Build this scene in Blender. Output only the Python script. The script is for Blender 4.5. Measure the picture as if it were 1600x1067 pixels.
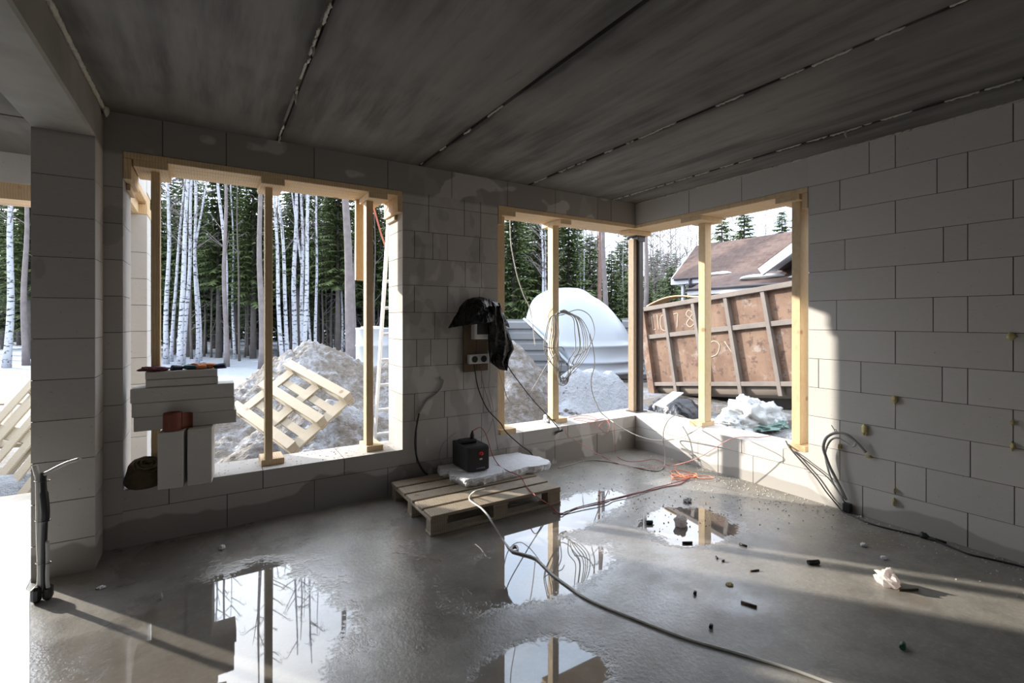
import bpy, math, random
from mathutils import Vector, Matrix, noise
S = bpy.context.scene
for o in list(bpy.data.objects):
    bpy.data.objects.remove(o)
COL = S.collection
V = Vector
# ------------------------------------------------------------------ camera
FPX, CX0, HY0, CZ = 757.0, 800.0, 499.0, 1.578        # focal length and horizon for a 1600x1067 frame
YAW = math.radians(31.94)
cam = bpy.data.cameras.new('camera')
cam.sensor_width = 36.0
cam.lens = FPX / 1600 * 36.0
cam.shift_y = -(533.5 - HY0) / 1600
cam.clip_end = 300
cam_o = bpy.data.objects.new('camera', cam)
COL.objects.link(cam_o)
cam_o.location = (0, 0, CZ)
cam_o.rotation_euler = (math.pi / 2, 0, -YAW)
S.camera = cam_o
# ------------------------------------------------------------------ light and exposure
S.view_settings.view_transform = 'Standard'
S.view_settings.look = 'None'
S.view_settings.gamma = 1.0
S.view_settings.use_curve_mapping = False
S.view_settings.exposure = 0.55
SUN_DIR = V((0.7425, -1.0, -0.405)).normalized()       # the way the light travels
sl = bpy.data.lights.new('sun', 'SUN')
sl.energy = 5.9
sl.angle = math.radians(0.9)
sl.color = (1.0, 0.93, 0.82)
so = bpy.data.objects.new('sun', sl)
COL.objects.link(so)
so.rotation_euler = SUN_DIR.to_track_quat('-Z', 'Y').to_euler()
so.location = (-9, 14, 9)
W = bpy.data.worlds.new('sky')
S.world = W
W.use_nodes = True
wn = W.node_tree
wn.nodes.clear()
def WN(t, **k):
    n = wn.nodes.new(t)
    for a, b in k.items(): setattr(n, a, b)
    return n
w_out = WN('ShaderNodeOutputWorld'); w_bg = WN('ShaderNodeBackground')
w_tc = WN('ShaderNodeTexCoord')
w_sep = WN('ShaderNodeSeparateXYZ')
wn.links.new(w_tc.outputs['Generated'], w_sep.inputs[0])
w_noise = WN('ShaderNodeTexNoise'); w_noise.inputs['Scale'].default_value = 3.0
w_noise.inputs['Detail'].default_value = 5.0
wn.links.new(w_tc.outputs['Generated'], w_noise.inputs['Vector'])
w_cr = WN('ShaderNodeValToRGB')
w_cr.color_ramp.elements[0].position = 0.35; w_cr.color_ramp.elements[0].color = (0.62, 0.74, 0.92, 1)
w_cr.color_ramp.elements[1].position = 0.62; w_cr.color_ramp.elements[1].color = (0.93, 0.96, 1.0, 1)
wn.links.new(w_noise.outputs['Fac'], w_cr.inputs[0])
w_el = WN('ShaderNodeMapRange')                       # hazy sky, brighter away from the horizon
w_el.inputs['From Min'].default_value = 0.0; w_el.inputs['From Max'].default_value = 0.45
w_el.inputs['To Min'].default_value = 1.05; w_el.inputs['To Max'].default_value = 2.7
wn.links.new(w_sep.outputs['Z'], w_el.inputs['Value'])
w_dot = WN('ShaderNodeVectorMath', operation='DOT_PRODUCT')
wn.links.new(w_tc.outputs['Generated'], w_dot.inputs[0])
w_dot.inputs[1].default_value = tuple(-SUN_DIR)
w_mx = WN('ShaderNodeMath', operation='MAXIMUM'); w_mx.inputs[1].default_value = 0.0
wn.links.new(w_dot.outputs['Value'], w_mx.inputs[0])
w_pw = WN('ShaderNodeMath', operation='POWER'); w_pw.inputs[1].default_value = 7.0
wn.links.new(w_mx.outputs[0], w_pw.inputs[0])
w_ml = WN('ShaderNodeMath', operation='MULTIPLY_ADD')   # bright haze round the sun
w_ml.inputs[1].default_value = 4.0
wn.links.new(w_pw.outputs[0], w_ml.inputs[0]); wn.links.new(w_el.outputs[0], w_ml.inputs[2])
wn.links.new(w_cr.outputs[0], w_bg.inputs['Color']); wn.links.new(w_ml.outputs[0], w_bg.inputs['Strength'])
wn.links.new(w_bg.outputs[0], w_out.inputs['Surface'])

# ------------------------------------------------------------------ places in the room
FWD = V((math.sin(YAW), math.cos(YAW), 0)); RGT = V((math.cos(YAW), -math.sin(YAW), 0))
EYE = V((0, 0, CZ))
def ray(x, y): return FWD + RGT * ((x - CX0) / FPX) - V((0, 0, 1)) * ((y - HY0) / FPX)
def onZ(x, y, h=0.0): d = ray(x, y); return EYE + d * ((h - CZ) / d.z)
def onY(x, y, Y): d = ray(x, y); return EYE + d * (Y / d.y)
def onX(x, y, X): d = ray(x, y); return EYE + d * (X / d.x)
def onD(x, y, D): return EYE + ray(x, y) * D
YA, XB, TH, H = 4.265, 4.453, 0.40, 3.0                 # window wall, right wall, wall thickness, ceiling
YL = 5.77                                               # outer wall of the room on the left
SILL, LINT = 0.393, 2.745
WX0, WX1, WX2 = -0.511, 1.486, 2.490                    # openings along the window wall
WYB = 2.231                                             # end of the corner opening on the right wall
# ------------------------------------------------------------------ mesh helpers
class MB:
    def __init__(s): s.v = []; s.f = []; s.m = []; s.mi = 0; s.sm = []
    def add(s, vs, fs, smooth=False):
        b = len(s.v); s.v += [tuple(p) for p in vs]
        for f in fs: s.f.append(tuple(i + b for i in f)); s.m.append(s.mi); s.sm.append(smooth)
        return s
    def box(s, x0, x1, y0, y1, z0, z1, M=None, jit=0, rnd=None):
        vs = [V((x, y, z)) for z in (z0, z1) for y in (y0, y1) for x in (x0, x1)]
        if jit: vs = [p + V([rnd.uniform(-jit, jit) for _ in range(3)]) for p in vs]
        if M is not None: vs = [M @ p for p in vs]
        return s.add(vs, [(0, 2, 3, 1), (4, 5, 7, 6), (0, 1, 5, 4), (2, 6, 7, 3), (0, 4, 6, 2), (1, 3, 7, 5)])
    def bevbox(s, x0, x1, y0, y1, z0, z1, b=0.004, M=None):
        # a box with chamfered edges
        vs = []; idx = {}
        X = (x0, x1); Y = (y0, y1); Z = (z0, z1)
        for i in (0, 1):
            for j in (0, 1):
                for k in (0, 1):
                    sx, sy, sz = (1, -1)[i], (1, -1)[j], (1, -1)[k]
                    for a in range(3):
                        p = V((X[i] + (0 if a == 0 else b * sx), Y[j] + (0 if a == 1 else b * sy), Z[k] + (0 if a == 2 else b * sz)))
                        idx[i, j, k, a] = len(vs); vs.append(p if M is None else M @ p)
        fs = []
        for a in range(3):
            for w in (0, 1):
                q = []
                for (u, t) in ((0, 0), (1, 0), (1, 1), (0, 1)):
                    c = [0, 0, 0]; c[a] = w; c[(a + 1) % 3] = u; c[(a + 2) % 3] = t
                    q.append(idx[c[0], c[1], c[2], a])
                fs.append(tuple(q) if w else tuple(reversed(q)))
        for a in range(3):
            b1, b2 = (a + 1) % 3, (a + 2) % 3
            for u in (0, 1):
                for t in (0, 1):
                    c0 = [0, 0, 0]; c0[b1] = u; c0[b2] = t; c1 = list(c0); c1[a] = 1
                    q = [idx[(*c0, b1)], idx[(*c1, b1)], idx[(*c1, b2)], idx[(*c0, b2)]]
                    fs.append(tuple(q) if (u == t) else tuple(reversed(q)))
        for i in (0, 1):
            for j in (0, 1):
                for k in (0, 1):
                    q = (idx[i, j, k, 0], idx[i, j, k, 1], idx[i, j, k, 2])
                    fs.append(q if (i + j + k) % 2 else tuple(reversed(q)))
        return s.add(vs, fs)
    def tube(s, pts, rad, n=8, cap=True, smooth=True):
        pts = [V(p) for p in pts]
        if not hasattr(rad, '__len__'): rad = [rad] * len(pts)
        b = len(s.v); up = None; rings = []
        for i, p in enumerate(pts):
            t = (pts[min(i + 1, len(pts) - 1)] - pts[max(i - 1, 0)])
            if t.length < 1e-9: t = V((0, 0, 1))
            t.normalize()
            if up is None: up = t.orthogonal().normalized()
            else:
                up = up - t * up.dot(t)
                up = up.normalized() if up.length > 1e-6 else t.orthogonal().normalized()
            sd = t.cross(up)
            rings.append([p + (up * math.cos(2 * math.pi * k / n) + sd * math.sin(2 * math.pi * k / n)) * rad[i] for k in range(n)])
        vs = [q for r_ in rings for q in r_]; fs = []
        for i in range(len(pts) - 1):
            for k in range(n):
                fs.append((i * n + k, i * n + (k + 1) % n, (i + 1) * n + (k + 1) % n, (i + 1) * n + k))
        s.add(vs, fs, smooth)
        if cap:
            e = len(pts) - 1
            s.f.append(tuple(b + k for k in reversed(range(n)))); s.m.append(s.mi); s.sm.append(False)
            s.f.append(tuple(b + e * n + k for k in range(n))); s.m.append(s.mi); s.sm.append(False)
        return s
    def cyl(s, p0, p1, r0, r1=None, n=16): return s.tube([p0, p1], [r0, r0 if r1 is None else r1], n)
    def lathe(s, prof, n=32, M=None, smooth=True):
        vs = []
        for (r_, z) in prof:
            for k in range(n):
                a = 2 * math.pi * k / n; p = V((r_ * math.cos(a), r_ * math.sin(a), z)); vs.append(p if M is None else M @ p)
        fs = []
        for i in range(len(prof) - 1):
            for k in range(n):
                fs.append((i * n + k, i * n + (k + 1) % n, (i + 1) * n + (k + 1) % n, (i + 1) * n + k))
        return s.add(vs, fs, smooth)
    def prism(s, poly, z0, z1, M=None):
        n = len(poly); vs = [V((p[0], p[1], z)) for z in (z0, z1) for p in poly]
        if M is not None: vs = [M @ p for p in vs]
        return s.add(vs, [tuple(reversed(range(n))), tuple(range(n, 2 * n))] + [(i, (i + 1) % n, n + (i + 1) % n, n + i) for i in range(n)])
    def grid(s, nx, ny, fn, smooth=True):
        vs = [fn(i / nx, j / ny) for j in range(ny + 1) for i in range(nx + 1)]
        return s.add(vs, [(j * (nx + 1) + i, j * (nx + 1) + i + 1, (j + 1) * (nx + 1) + i + 1, (j + 1) * (nx + 1) + i) for j in range(ny) for i in range(nx)], smooth)
    def blob(s, c, r_, seed=0, amp=0.3, freq=2.0, nu=20, nv=12, flat=None, smooth=True, M=None):
        c = V(c); r_ = V(r_); off = V((seed * 7.31, seed * 3.17, seed * 5.77)); vs = []; fs = []
        for j in range(nv + 1):
            for i in range(nu):
                th = math.pi * j / nv; ph = 2 * math.pi * i / nu
                d = V((math.sin(th) * math.cos(ph), math.sin(th) * math.sin(ph), math.cos(th)))
                k = 1 + amp * (noise.noise(d * freq + off) + 0.5 * noise.noise(d * freq * 2.3 + off))
                p = V((d.x * r_.x, d.y * r_.y, d.z * r_.z)) * k
                if M is not None: p = M @ p
                p = c + p
                if flat is not None and p.z < flat: p.z = flat
                vs.append(p)
        for j in range(nv):
            for i in range(nu):
                a, b_ = j * nu + i, j * nu + (i + 1) % nu
                fs.append((a, a + nu, b_ + nu, b_))
        return s.add(vs, fs, smooth)
    def mesh(s, name, mats):
        me = bpy.data.meshes.new(name)
        me.from_pydata(s.v, [], s.f)
        if not isinstance(mats, (list, tuple)): mats = [mats]
        for m in mats: me.materials.append(m)
        me.polygons.foreach_set('material_index', s.m)
        me.polygons.foreach_set('use_smooth', s.sm)
        me.update()
        return me
    def build(s, name, mats, parent=None, origin=None):
        if origin is None and s.v and parent is None:
            n = len(s.v)
            xs = [p[0] for p in s.v]; ys = [p[1] for p in s.v]; zs = [p[2] for p in s.v]
            origin = V(((min(xs) + max(xs)) / 2, (min(ys) + max(ys)) / 2, min(zs)))
        if origin is not None:
            s.v = [(p[0] - origin[0], p[1] - origin[1], p[2] - origin[2]) for p in s.v]
        o = bpy.data.objects.new(name, s.mesh(name, mats))
        COL.objects.link(o)
        if origin is not None: o.location = origin
        if parent is not None: o.parent = parent
        return o
def tag(o, label=None, cat=None, group=None, kind=None):
    if label: o['label'] = label
    if cat: o['category'] = cat
    if group: o['group'] = group
    if kind: o['kind'] = kind
    return o
def empty(name, loc, label, cat, group=None, M=None):
    o = bpy.data.objects.new(name, None); COL.objects.link(o)
    o.empty_display_size = 0.1
    if M is not None: o.matrix_world = M
    else: o.location = loc
    return tag(o, label, cat, group)
def struct(o, label=None): return tag(o, label, None, None, 'structure')
def spline(pts, n=8):
    P = [V(p) for p in pts]; P = [P[0] * 2 - P[1]] + P + [P[-1] * 2 - P[-2]]; out = []
    for i in range(1, len(P) - 2):
        a, b, c, d = P[i - 1:i + 3]
        for k in range(n):
            t = k / n
            out.append(0.5 * ((2 * b) + (c - a) * t + (2 * a - 5 * b + 4 * c - d) * t * t + (3 * b - a - 3 * c + d) * t ** 3))
    out.append(P[-2]); return out
# ------------------------------------------------------------------ materials
def mat(name):
    m = bpy.data.materials.new(name); m.use_nodes = True
    nt = m.node_tree; b = nt.nodes['Principled BSDF']
    return m, nt, b
def N(nt, t, **k):
    n = nt.nodes.new(t)
    for a, b in k.items():
        if a in n.inputs: n.inputs[a].default_value = b
        else: setattr(n, a, b)
    return n
def math_(nt, op, a, b=None, c=None, clamp=False):
    n = nt.nodes.new('ShaderNodeMath'); n.operation = op; n.use_clamp = clamp
    for i, v in enumerate((a, b, c)):
        if v is None: continue
        if isinstance(v, (int, float)): n.inputs[i].default_value = v
        else: nt.links.new(v, n.inputs[i])
    return n.outputs[0]
def mix(nt, fac, a, b, mode='MIX'):
    n = nt.nodes.new('ShaderNodeMix'); n.data_type = 'RGBA'; n.blend_type = mode
    for s, v in ((n.inputs['Factor'], fac), (n.inputs['A'], a), (n.inputs['B'], b)):
        if isinstance(v, (int, float)): s.default_value = v
        elif isinstance(v, tuple): s.default_value = (*v, 1) if len(v) == 3 else v
        else: nt.links.new(v, s)
    return n.outputs['Result']
def ramp(nt, src, stops):
    n = nt.nodes.new('ShaderNodeValToRGB'); e = n.color_ramp.elements
    while len(e) < len(stops): e.new(0.5)
    for i, (p, c) in enumerate(stops):
        e[i].position = p; e[i].color = (c, c, c, 1) if isinstance(c, (int, float)) else (*c, 1)
    nt.links.new(src, n.inputs[0]); return n.outputs[0]
def smooth(nt, src, a, b, lo=0.0, hi=1.0):
    n = nt.nodes.new('ShaderNodeMapRange'); n.interpolation_type = 'SMOOTHSTEP'
    n.inputs['From Min'].default_value = a; n.inputs['From Max'].default_value = b
    n.inputs['To Min'].default_value = lo; n.inputs['To Max'].default_value = hi
    nt.links.new(src, n.inputs['Value']); return n.outputs[0]
def noi(nt, vec, scale, detail=4.0, rough=0.5, out='Fac'):
    n = N(nt, 'ShaderNodeTexNoise', Scale=scale, Detail=detail, Roughness=rough)
    if vec is not None: nt.links.new(vec, n.inputs['Vector'])
    return n.outputs[out]
def mapv(nt, src, sc=(1, 1, 1), loc=(0, 0, 0), rot=(0, 0, 0)):
    n = nt.nodes.new('ShaderNodeMapping'); n.inputs['Scale'].default_value = sc; n.inputs['Location'].default_value = loc
    n.inputs['Rotation'].default_value = rot
    nt.links.new(src, n.inputs[0]); return n.outputs[0]
def pos(nt): return nt.nodes.new('ShaderNodeNewGeometry').outputs['Position']
def objc(nt): return nt.nodes.new('ShaderNodeTexCoord').outputs['Object']
def island(nt): return nt.nodes.new('ShaderNodeNewGeometry').outputs['Random Per Island']
def bump(nt, b, h, strength=0.3, dist=0.01):
    n = nt.nodes.new('ShaderNodeBump'); n.inputs['Strength'].default_value = strength; n.inputs['Distance'].default_value = dist
    nt.links.new(h, n.inputs['Height']); nt.links.new(n.outputs[0], b.inputs['Normal']); return n
def setc(nt, b, src):
    if isinstance(src, tuple): b.inputs['Base Color'].default_value = (*src, 1)
    else: nt.links.new(src, b.inputs['Base Color'])
def plain(name, col, rough=0.6, var=0.12, scale=8.0, metal=0.0, bmp=0.0, spec=0.5):
    m, nt, b = mat(name)
    n = noi(nt, objc(nt), scale)
    c = mix(nt, n, tuple(x * (1 - var) for x in col), tuple(min(1, x * (1 + var)) for x in col))
    setc(nt, b, c); b.inputs['Roughness'].default_value = rough; b.inputs['Metallic'].default_value = metal
    b.inputs['Specular IOR Level'].default_value = spec
    if bmp: bump(nt, b, noi(nt, objc(nt), scale * 4), bmp)
    return m
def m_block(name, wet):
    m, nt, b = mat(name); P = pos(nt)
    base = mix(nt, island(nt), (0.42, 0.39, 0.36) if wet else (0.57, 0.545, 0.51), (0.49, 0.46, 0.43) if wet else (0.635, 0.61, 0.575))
    fine = noi(nt, mapv(nt, P, (9, 9, 60)), 2.0, 5.0, 0.6)
    base = mix(nt, smooth(nt, fine, 0.35, 0.75, 0, 0.35), base, (0.52, 0.495, 0.465) if wet else (0.67, 0.645, 0.61))
    pits = noi(nt, P, 55.0, 2.0)
    base = mix(nt, smooth(nt, pits, 0.70, 0.76, 0, 0.5), base, (0.25, 0.235, 0.22))
    z = nt.nodes.new('ShaderNodeSeparateXYZ'); nt.links.new(P, z.inputs[0])
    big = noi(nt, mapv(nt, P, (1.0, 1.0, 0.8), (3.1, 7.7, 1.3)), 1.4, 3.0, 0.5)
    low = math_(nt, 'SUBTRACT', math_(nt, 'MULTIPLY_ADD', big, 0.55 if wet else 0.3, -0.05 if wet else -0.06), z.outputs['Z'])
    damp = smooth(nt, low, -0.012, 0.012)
    if wet:                                                     # damp patches have a clear edge; the lintel course is soaked
        d2 = smooth(nt, noi(nt, mapv(nt, P, (1.3, 1.3, 0.9), (9.2, 1.4, 4.0)), 2.4, 2.0), 0.635, 0.655)
        top = smooth(nt, z.outputs['Z'], 2.70, 2.74)
        d3 = math_(nt, 'MULTIPLY', top, smooth(nt, noi(nt, mapv(nt, P, (1, 1, 1.6), (2.2, 5, 3)), 2.3, 1.5), 0.37, 0.40, 1.0, 0.0))
        d3 = math_(nt, 'SUBTRACT', top, d3)
        damp = math_(nt, 'MAXIMUM', damp, math_(nt, 'MAXIMUM', math_(nt, 'MULTIPLY', d2, 0.45), d3))
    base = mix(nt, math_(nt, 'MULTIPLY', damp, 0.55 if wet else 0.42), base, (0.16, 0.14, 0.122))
    if wet:                                                     # pale mortar smears on the pier
        inx = math_(nt, 'MULTIPLY', smooth(nt, z.outputs['X'], 1.45, 1.55), smooth(nt, z.outputs['Z'], 2.0, 2.7, 1.0, 0.2))
        smr = smooth(nt, noi(nt, mapv(nt, P, (1.6, 1, 0.75), (5.5, 0, 2.5)), 2.6, 2.5, 0.5), 0.54, 0.60)
        base = mix(nt, math_(nt, 'MULTIPLY', math_(nt, 'MULTIPLY', inx, smr), 0.55), base, (0.68, 0.655, 0.62))
        drk = smooth(nt, noi(nt, mapv(nt, P, (1.5, 1, 0.9), (1.5, 0, 7.5)), 2.2, 2.5, 0.5), 0.57, 0.62)
        base = mix(nt, math_(nt, 'MULTIPLY', math_(nt, 'MULTIPLY', inx, drk), 0.35), base, (0.25, 0.235, 0.22))
    setc(nt, b, base); b.inputs['Roughness'].default_value = 0.85; b.inputs['Specular IOR Level'].default_value = 0.25
    bump(nt, b, math_(nt, 'ADD', fine, pits), 0.12, 0.004)
    return m
def m_wood(name, lo, hi, knots=True, rough=0.65, gscale=1.0):
    m, nt, b = mat(name)
    P = objc(nt); isl = island(nt)
    off = nt.nodes.new('ShaderNodeCombineXYZ')
    nt.links.new(math_(nt, 'MULTIPLY', isl, 37.0), off.inputs[0]); nt.links.new(math_(nt, 'MULTIPLY', isl, 91.0), off.inputs[1])
    va = nt.nodes.new('ShaderNodeVectorMath'); va.operation = 'ADD'
    nt.links.new(P, va.inputs[0]); nt.links.new(off.outputs[0], va.inputs[1])
    g = noi(nt, mapv(nt, va.outputs[0], (22 * gscale, 22 * gscale, 22 * gscale)), 1.0, 2.0)
    g2 = N(nt, 'ShaderNodeTexWave', Scale=3.0, Distortion=5.0, Detail=2.0)
    g2.inputs['Detail Scale'].default_value = 1.2
    nt.links.new(mapv(nt, va.outputs[0], (6, 6, 2)), g2.inputs['Vector'])
    f = math_(nt, 'MULTIPLY_ADD', g2.outputs['Fac'], 0.45, math_(nt, 'MULTIPLY', g, 0.55))
    c = mix(nt, f, lo, hi)
    c = mix(nt, math_(nt, 'MULTIPLY', isl, 0.45), c, tuple(x * 0.75 for x in lo))
    if knots:
        vo = N(nt, 'ShaderNodeTexVoronoi', Scale=3.2); nt.links.new(va.outputs[0], vo.inputs['Vector'])
        k = smooth(nt, vo.outputs['Distance'], 0.05, 0.11, 1.0, 0.0)
        c = mix(nt, math_(nt, 'MULTIPLY', k, 0.7), c, (0.25, 0.12, 0.05))
    setc(nt, b, c); b.inputs['Roughness'].default_value = rough; b.inputs['Specular IOR Level'].default_value = 0.3
    bump(nt, b, f, 0.15, 0.003)
    return m
M_ = {}
M_['block'] = m_block('aerated_concrete', False)
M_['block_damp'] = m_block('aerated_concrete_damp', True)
M_['joint'] = plain('dark_joint_mortar', (0.07, 0.064, 0.058), 0.9)  # dark joint colour behind the gaps between blocks
M_['timber'] = m_wood('fresh_pine', (0.58, 0.385, 0.20), (0.82, 0.655, 0.42))
M_['pallet'] = m_wood('pallet_boards', (0.23, 0.18, 0.125), (0.52, 0.44, 0.335))
M_['pallet_pale'] = m_wood('pale_pallet_boards', (0.40, 0.34, 0.25), (0.52, 0.465, 0.37))
M_['board_brown'] = m_wood('brown_board', (0.12, 0.08, 0.05), (0.22, 0.155, 0.10))
# ceiling concrete: formwork streaks and dark damp edges
m, nt, b = mat('concrete_slab'); P = pos(nt)
st = noi(nt, mapv(nt, P, (3.2, 0.35, 1)), 2.2, 6.0, 0.6)
pt = noi(nt, P, 1.1, 4.0, 0.55)
c = mix(nt, smooth(nt, st, 0.3, 0.7), (0.085, 0.081, 0.074), (0.205, 0.197, 0.182))
c = mix(nt, smooth(nt, pt, 0.40, 0.66, 0.0, 0.5), c, (0.25, 0.24, 0.22))
fl = noi(nt, mapv(nt, P, (9, 1.2, 1), (4, 2, 0)), 3.0, 3.0)
c = mix(nt, smooth(nt, fl, 0.60, 0.72, 0, 0.45), c, (0.13, 0.125, 0.11))
sx = nt.nodes.new('ShaderNodeSeparateXYZ'); nt.links.new(P, sx.inputs[0])
edge = math_(nt, 'ABSOLUTE', math_(nt, 'SUBTRACT', math_(nt, 'FRACT', math_(nt, 'MULTIPLY', math_(nt, 'SUBTRACT', sx.outputs['X'], 0.46), 1 / 1.205)), 0.5))
edge = math_(nt, 'ADD', edge, math_(nt, 'MULTIPLY_ADD', noi(nt, mapv(nt, P, (1, 0.7, 1), (7, 7, 7)), 1.6, 3.0), 0.22, -0.11))
c = mix(nt, smooth(nt, edge, 0.40, 0.47, 0, 0.55), c, (0.10, 0.095, 0.082))
c = mix(nt, smooth(nt, edge, 0.465, 0.50, 0, 0.8), c, (0.03, 0.028, 0.025))
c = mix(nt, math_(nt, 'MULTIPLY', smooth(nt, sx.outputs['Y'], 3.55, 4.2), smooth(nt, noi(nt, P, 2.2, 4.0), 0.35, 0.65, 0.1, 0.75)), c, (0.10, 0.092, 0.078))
setc(nt, b, c); b.inputs['Roughness'].default_value = 0.8; b.inputs['Specular IOR Level'].default_value = 0.3
bump(nt, b, math_(nt, 'ADD', st, fl), 0.15, 0.006); M_['slab'] = m
M_['beam'] = plain('beam_concrete', (0.25, 0.235, 0.205), 0.8, 0.5, 3.0, 0, 0.3)
M_['mortar'] = plain('seam_mortar', (0.50, 0.48, 0.42), 0.85, 0.25, 20, 0, 0.4)
# floor: wet screed with standing water
m, nt, b = mat('wet_screed'); P = pos(nt)
n1 = noi(nt, P, 0.9, 5.0, 0.6); n2 = noi(nt, P, 3.3, 5.0, 0.6); n3 = noi(nt, P, 42.0, 4.0, 0.65)
pud = None
for (x, y, rx, ry) in ((0.10, 2.75, 0.55, 0.85), (1.75, 2.55, 0.62, 0.36), (2.85, 3.2, 0.36, 0.22), (3.15, 2.45, 0.42, 0.34), (1.25, 1.75, 0.3, 0.28), (2.1, 3.15, 0.9, 0.35)):
    q = nt.nodes.new('ShaderNodeVectorMath'); q.operation = 'SUBTRACT'; q.inputs[1].default_value = (x, y, 0); nt.links.new(P, q.inputs[0])
    q2 = nt.nodes.new('ShaderNodeVectorMath'); q2.operation = 'MULTIPLY'; q2.inputs[1].default_value = (1 / rx, 1 / ry, 0); nt.links.new(q.outputs[0], q2.inputs[0])
    ln = nt.nodes.new('ShaderNodeVectorMath'); ln.operation = 'LENGTH'; nt.links.new(q2.outputs[0], ln.inputs[0])
    v = math_(nt, 'SUBTRACT', 1.0, ln.outputs['Value'])
    pud = v if pud is None else math_(nt, 'MAXIMUM', pud, v)
pud = math_(nt, 'ADD', pud, math_(nt, 'MULTIPLY_ADD', n2, 1.0, -0.45))
pud = math_(nt, 'ADD', pud, math_(nt, 'MULTIPLY_ADD', n3, 0.55, -0.275))
water = smooth(nt, pud, -0.10, 0.16)
wetn = smooth(nt, math_(nt, 'ADD', n1, math_(nt, 'MULTIPLY', pud, 0.12)), 0.30, 0.56)
c = mix(nt, n2, (0.19, 0.176, 0.155), (0.34, 0.322, 0.288))
c = mix(nt, smooth(nt, n3, 0.45, 0.72, 0, 0.55), c, (0.37, 0.352, 0.318))
c = mix(nt, math_(nt, 'MULTIPLY', wetn, 0.6), c, (0.125, 0.108, 0.092))
c = mix(nt, math_(nt, 'MULTIPLY', smooth(nt, noi(nt, P, 2.1, 3.0), 0.56, 0.7), 0.35), c, (0.17, 0.115, 0.07))
setc(nt, b, c)
c = mix(nt, smooth(nt, noi(nt, mapv(nt, P, (1, 1, 1), (3, 8, 0)), 4.2, 6.0, 0.7), 0.42, 0.68, 0, 0.42), c, (0.105, 0.098, 0.088))
setc(nt, b, c)
rg = mix(nt, wetn, (0.42, 0.42, 0.42), (0.20, 0.20, 0.20))
rg = mix(nt, water, rg, (0.025, 0.025, 0.025))
nt.links.new(rg, b.inputs['Roughness'])
b.inputs['Specular IOR Level'].default_value = 0.5; b.inputs['IOR'].default_value = 1.5
nt.links.new(math_(nt, 'MULTIPLY_ADD', water, 0.3, math_(nt, 'MULTIPLY_ADD', wetn, 0.55, 0.15), True), b.inputs['Coat Weight'])
b.inputs['Coat IOR'].default_value = 1.62
cr_ = mix(nt, water, mix(nt, wetn, (0.40, 0.40, 0.40), (0.16, 0.16, 0.16)), (0.015, 0.015, 0.015)); nt.links.new(cr_, b.inputs['Coat Roughness'])
hgt = math_(nt, 'MULTIPLY', math_(nt, 'ADD', n3, math_(nt, 'MULTIPLY', n2, 0.8)), math_(nt, 'SUBTRACT', 1.0, water))
bp = bump(nt, b, hgt, 0.5, 0.004); nt.links.new(bp.outputs[0], b.inputs['Coat Normal'])
M_['floor'] = m
# snow and dirt
def m_snow(name, dirt, sc, lo=0.45, hi=0.6, dcol=(0.23, 0.185, 0.14), amt=1.0, scol=(0.36, 0.395, 0.45)):
    m, nt, b = mat(name); P = pos(nt)
    n1 = noi(nt, P, sc, 6.0, 0.65); n2 = noi(nt, P, sc * 6, 4.0, 0.6)
    f = math_(nt, 'MULTIPLY', smooth(nt, math_(nt, 'MULTIPLY_ADD', n2, 0.35, math_(nt, 'MULTIPLY', n1, 0.65)), lo, hi), amt)
    d = mix(nt, noi(nt, P, 14.0, 4.0), tuple(x * 0.55 for x in dcol), tuple(x * 1.7 for x in dcol))
    setc(nt, b, mix(nt, f, scol, d)); b.inputs['Roughness'].default_value = 0.8; b.inputs['Specular IOR Level'].default_value = 0.2
    bump(nt, b, math_(nt, 'ADD', n1, math_(nt, 'ADD', n2, noi(nt, P, 22.0, 4.0, 0.7))), 0.8, 0.06); return m
M_['snow'] = m_snow('snow', 0, 0.7, 0.66, 0.74, amt=0.5)
M_['yard'] = m_snow('slushy_yard', 0, 0.9, 0.38, 0.52, (0.155, 0.135, 0.115), 0.9, (0.31, 0.325, 0.35))
M_['heap'] = m_snow('dirty_heap', 0, 1.6, 0.38, 0.55, (0.15, 0.132, 0.115), 1.0, (0.33, 0.34, 0.365))
M_['heap2'] = m_snow('snow_heap', 0, 1.3, 0.54, 0.60, (0.07, 0.06, 0.052), 0.95, (0.38, 0.41, 0.46))
M_['floor_reflection'] = plain('painted_reflection', (0.72, 0.74, 0.77), 0.35, 0.06, 3, 0, 0.15)  # white colour standing in for bright sky mirrored in the wet floor
M_['foam'] = plain('white_foam', (0.80, 0.81, 0.84), 0.8, 0.14, 22, 0, 0.7)
M_['pufoam'] = plain('yellow_expanding_foam', (0.66, 0.55, 0.27), 0.7, 0.35, 30, 0, 0.5)
M_['black'] = plain('black_plastic', (0.012, 0.012, 0.013), 0.4, 0.3)
M_['blackgrey'] = plain('dark_grey_plastic', (0.03, 0.03, 0.032), 0.45, 0.3)
m, nt, b = mat('black_film'); setc(nt, b, (0.004, 0.004, 0.005)); b.inputs['Roughness'].default_value = 0.26
bump(nt, b, noi(nt, mapv(nt, objc(nt), (1, 1, 0.45)), 16.0, 4.0), 0.9, 0.05); M_['film'] = m
m, nt, b = mat('black_film_matt'); setc(nt, b, (0.015, 0.017, 0.024)); b.inputs['Roughness'].default_value = 0.3
bump(nt, b, noi(nt, objc(nt), 9.0, 3.0), 0.9, 0.03); M_['film2'] = m
M_['white_plastic'] = plain('white_plastic', (0.70, 0.70, 0.68), 0.4, 0.05)
M_['white_film'] = plain('white_film', (0.60, 0.62, 0.625), 0.35, 0.06, 6, 0, 0.6)
M_['teal_film'] = plain('pale_green_film', (0.22, 0.34, 0.31), 0.3, 0.2, 6, 0, 0.5)
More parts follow.
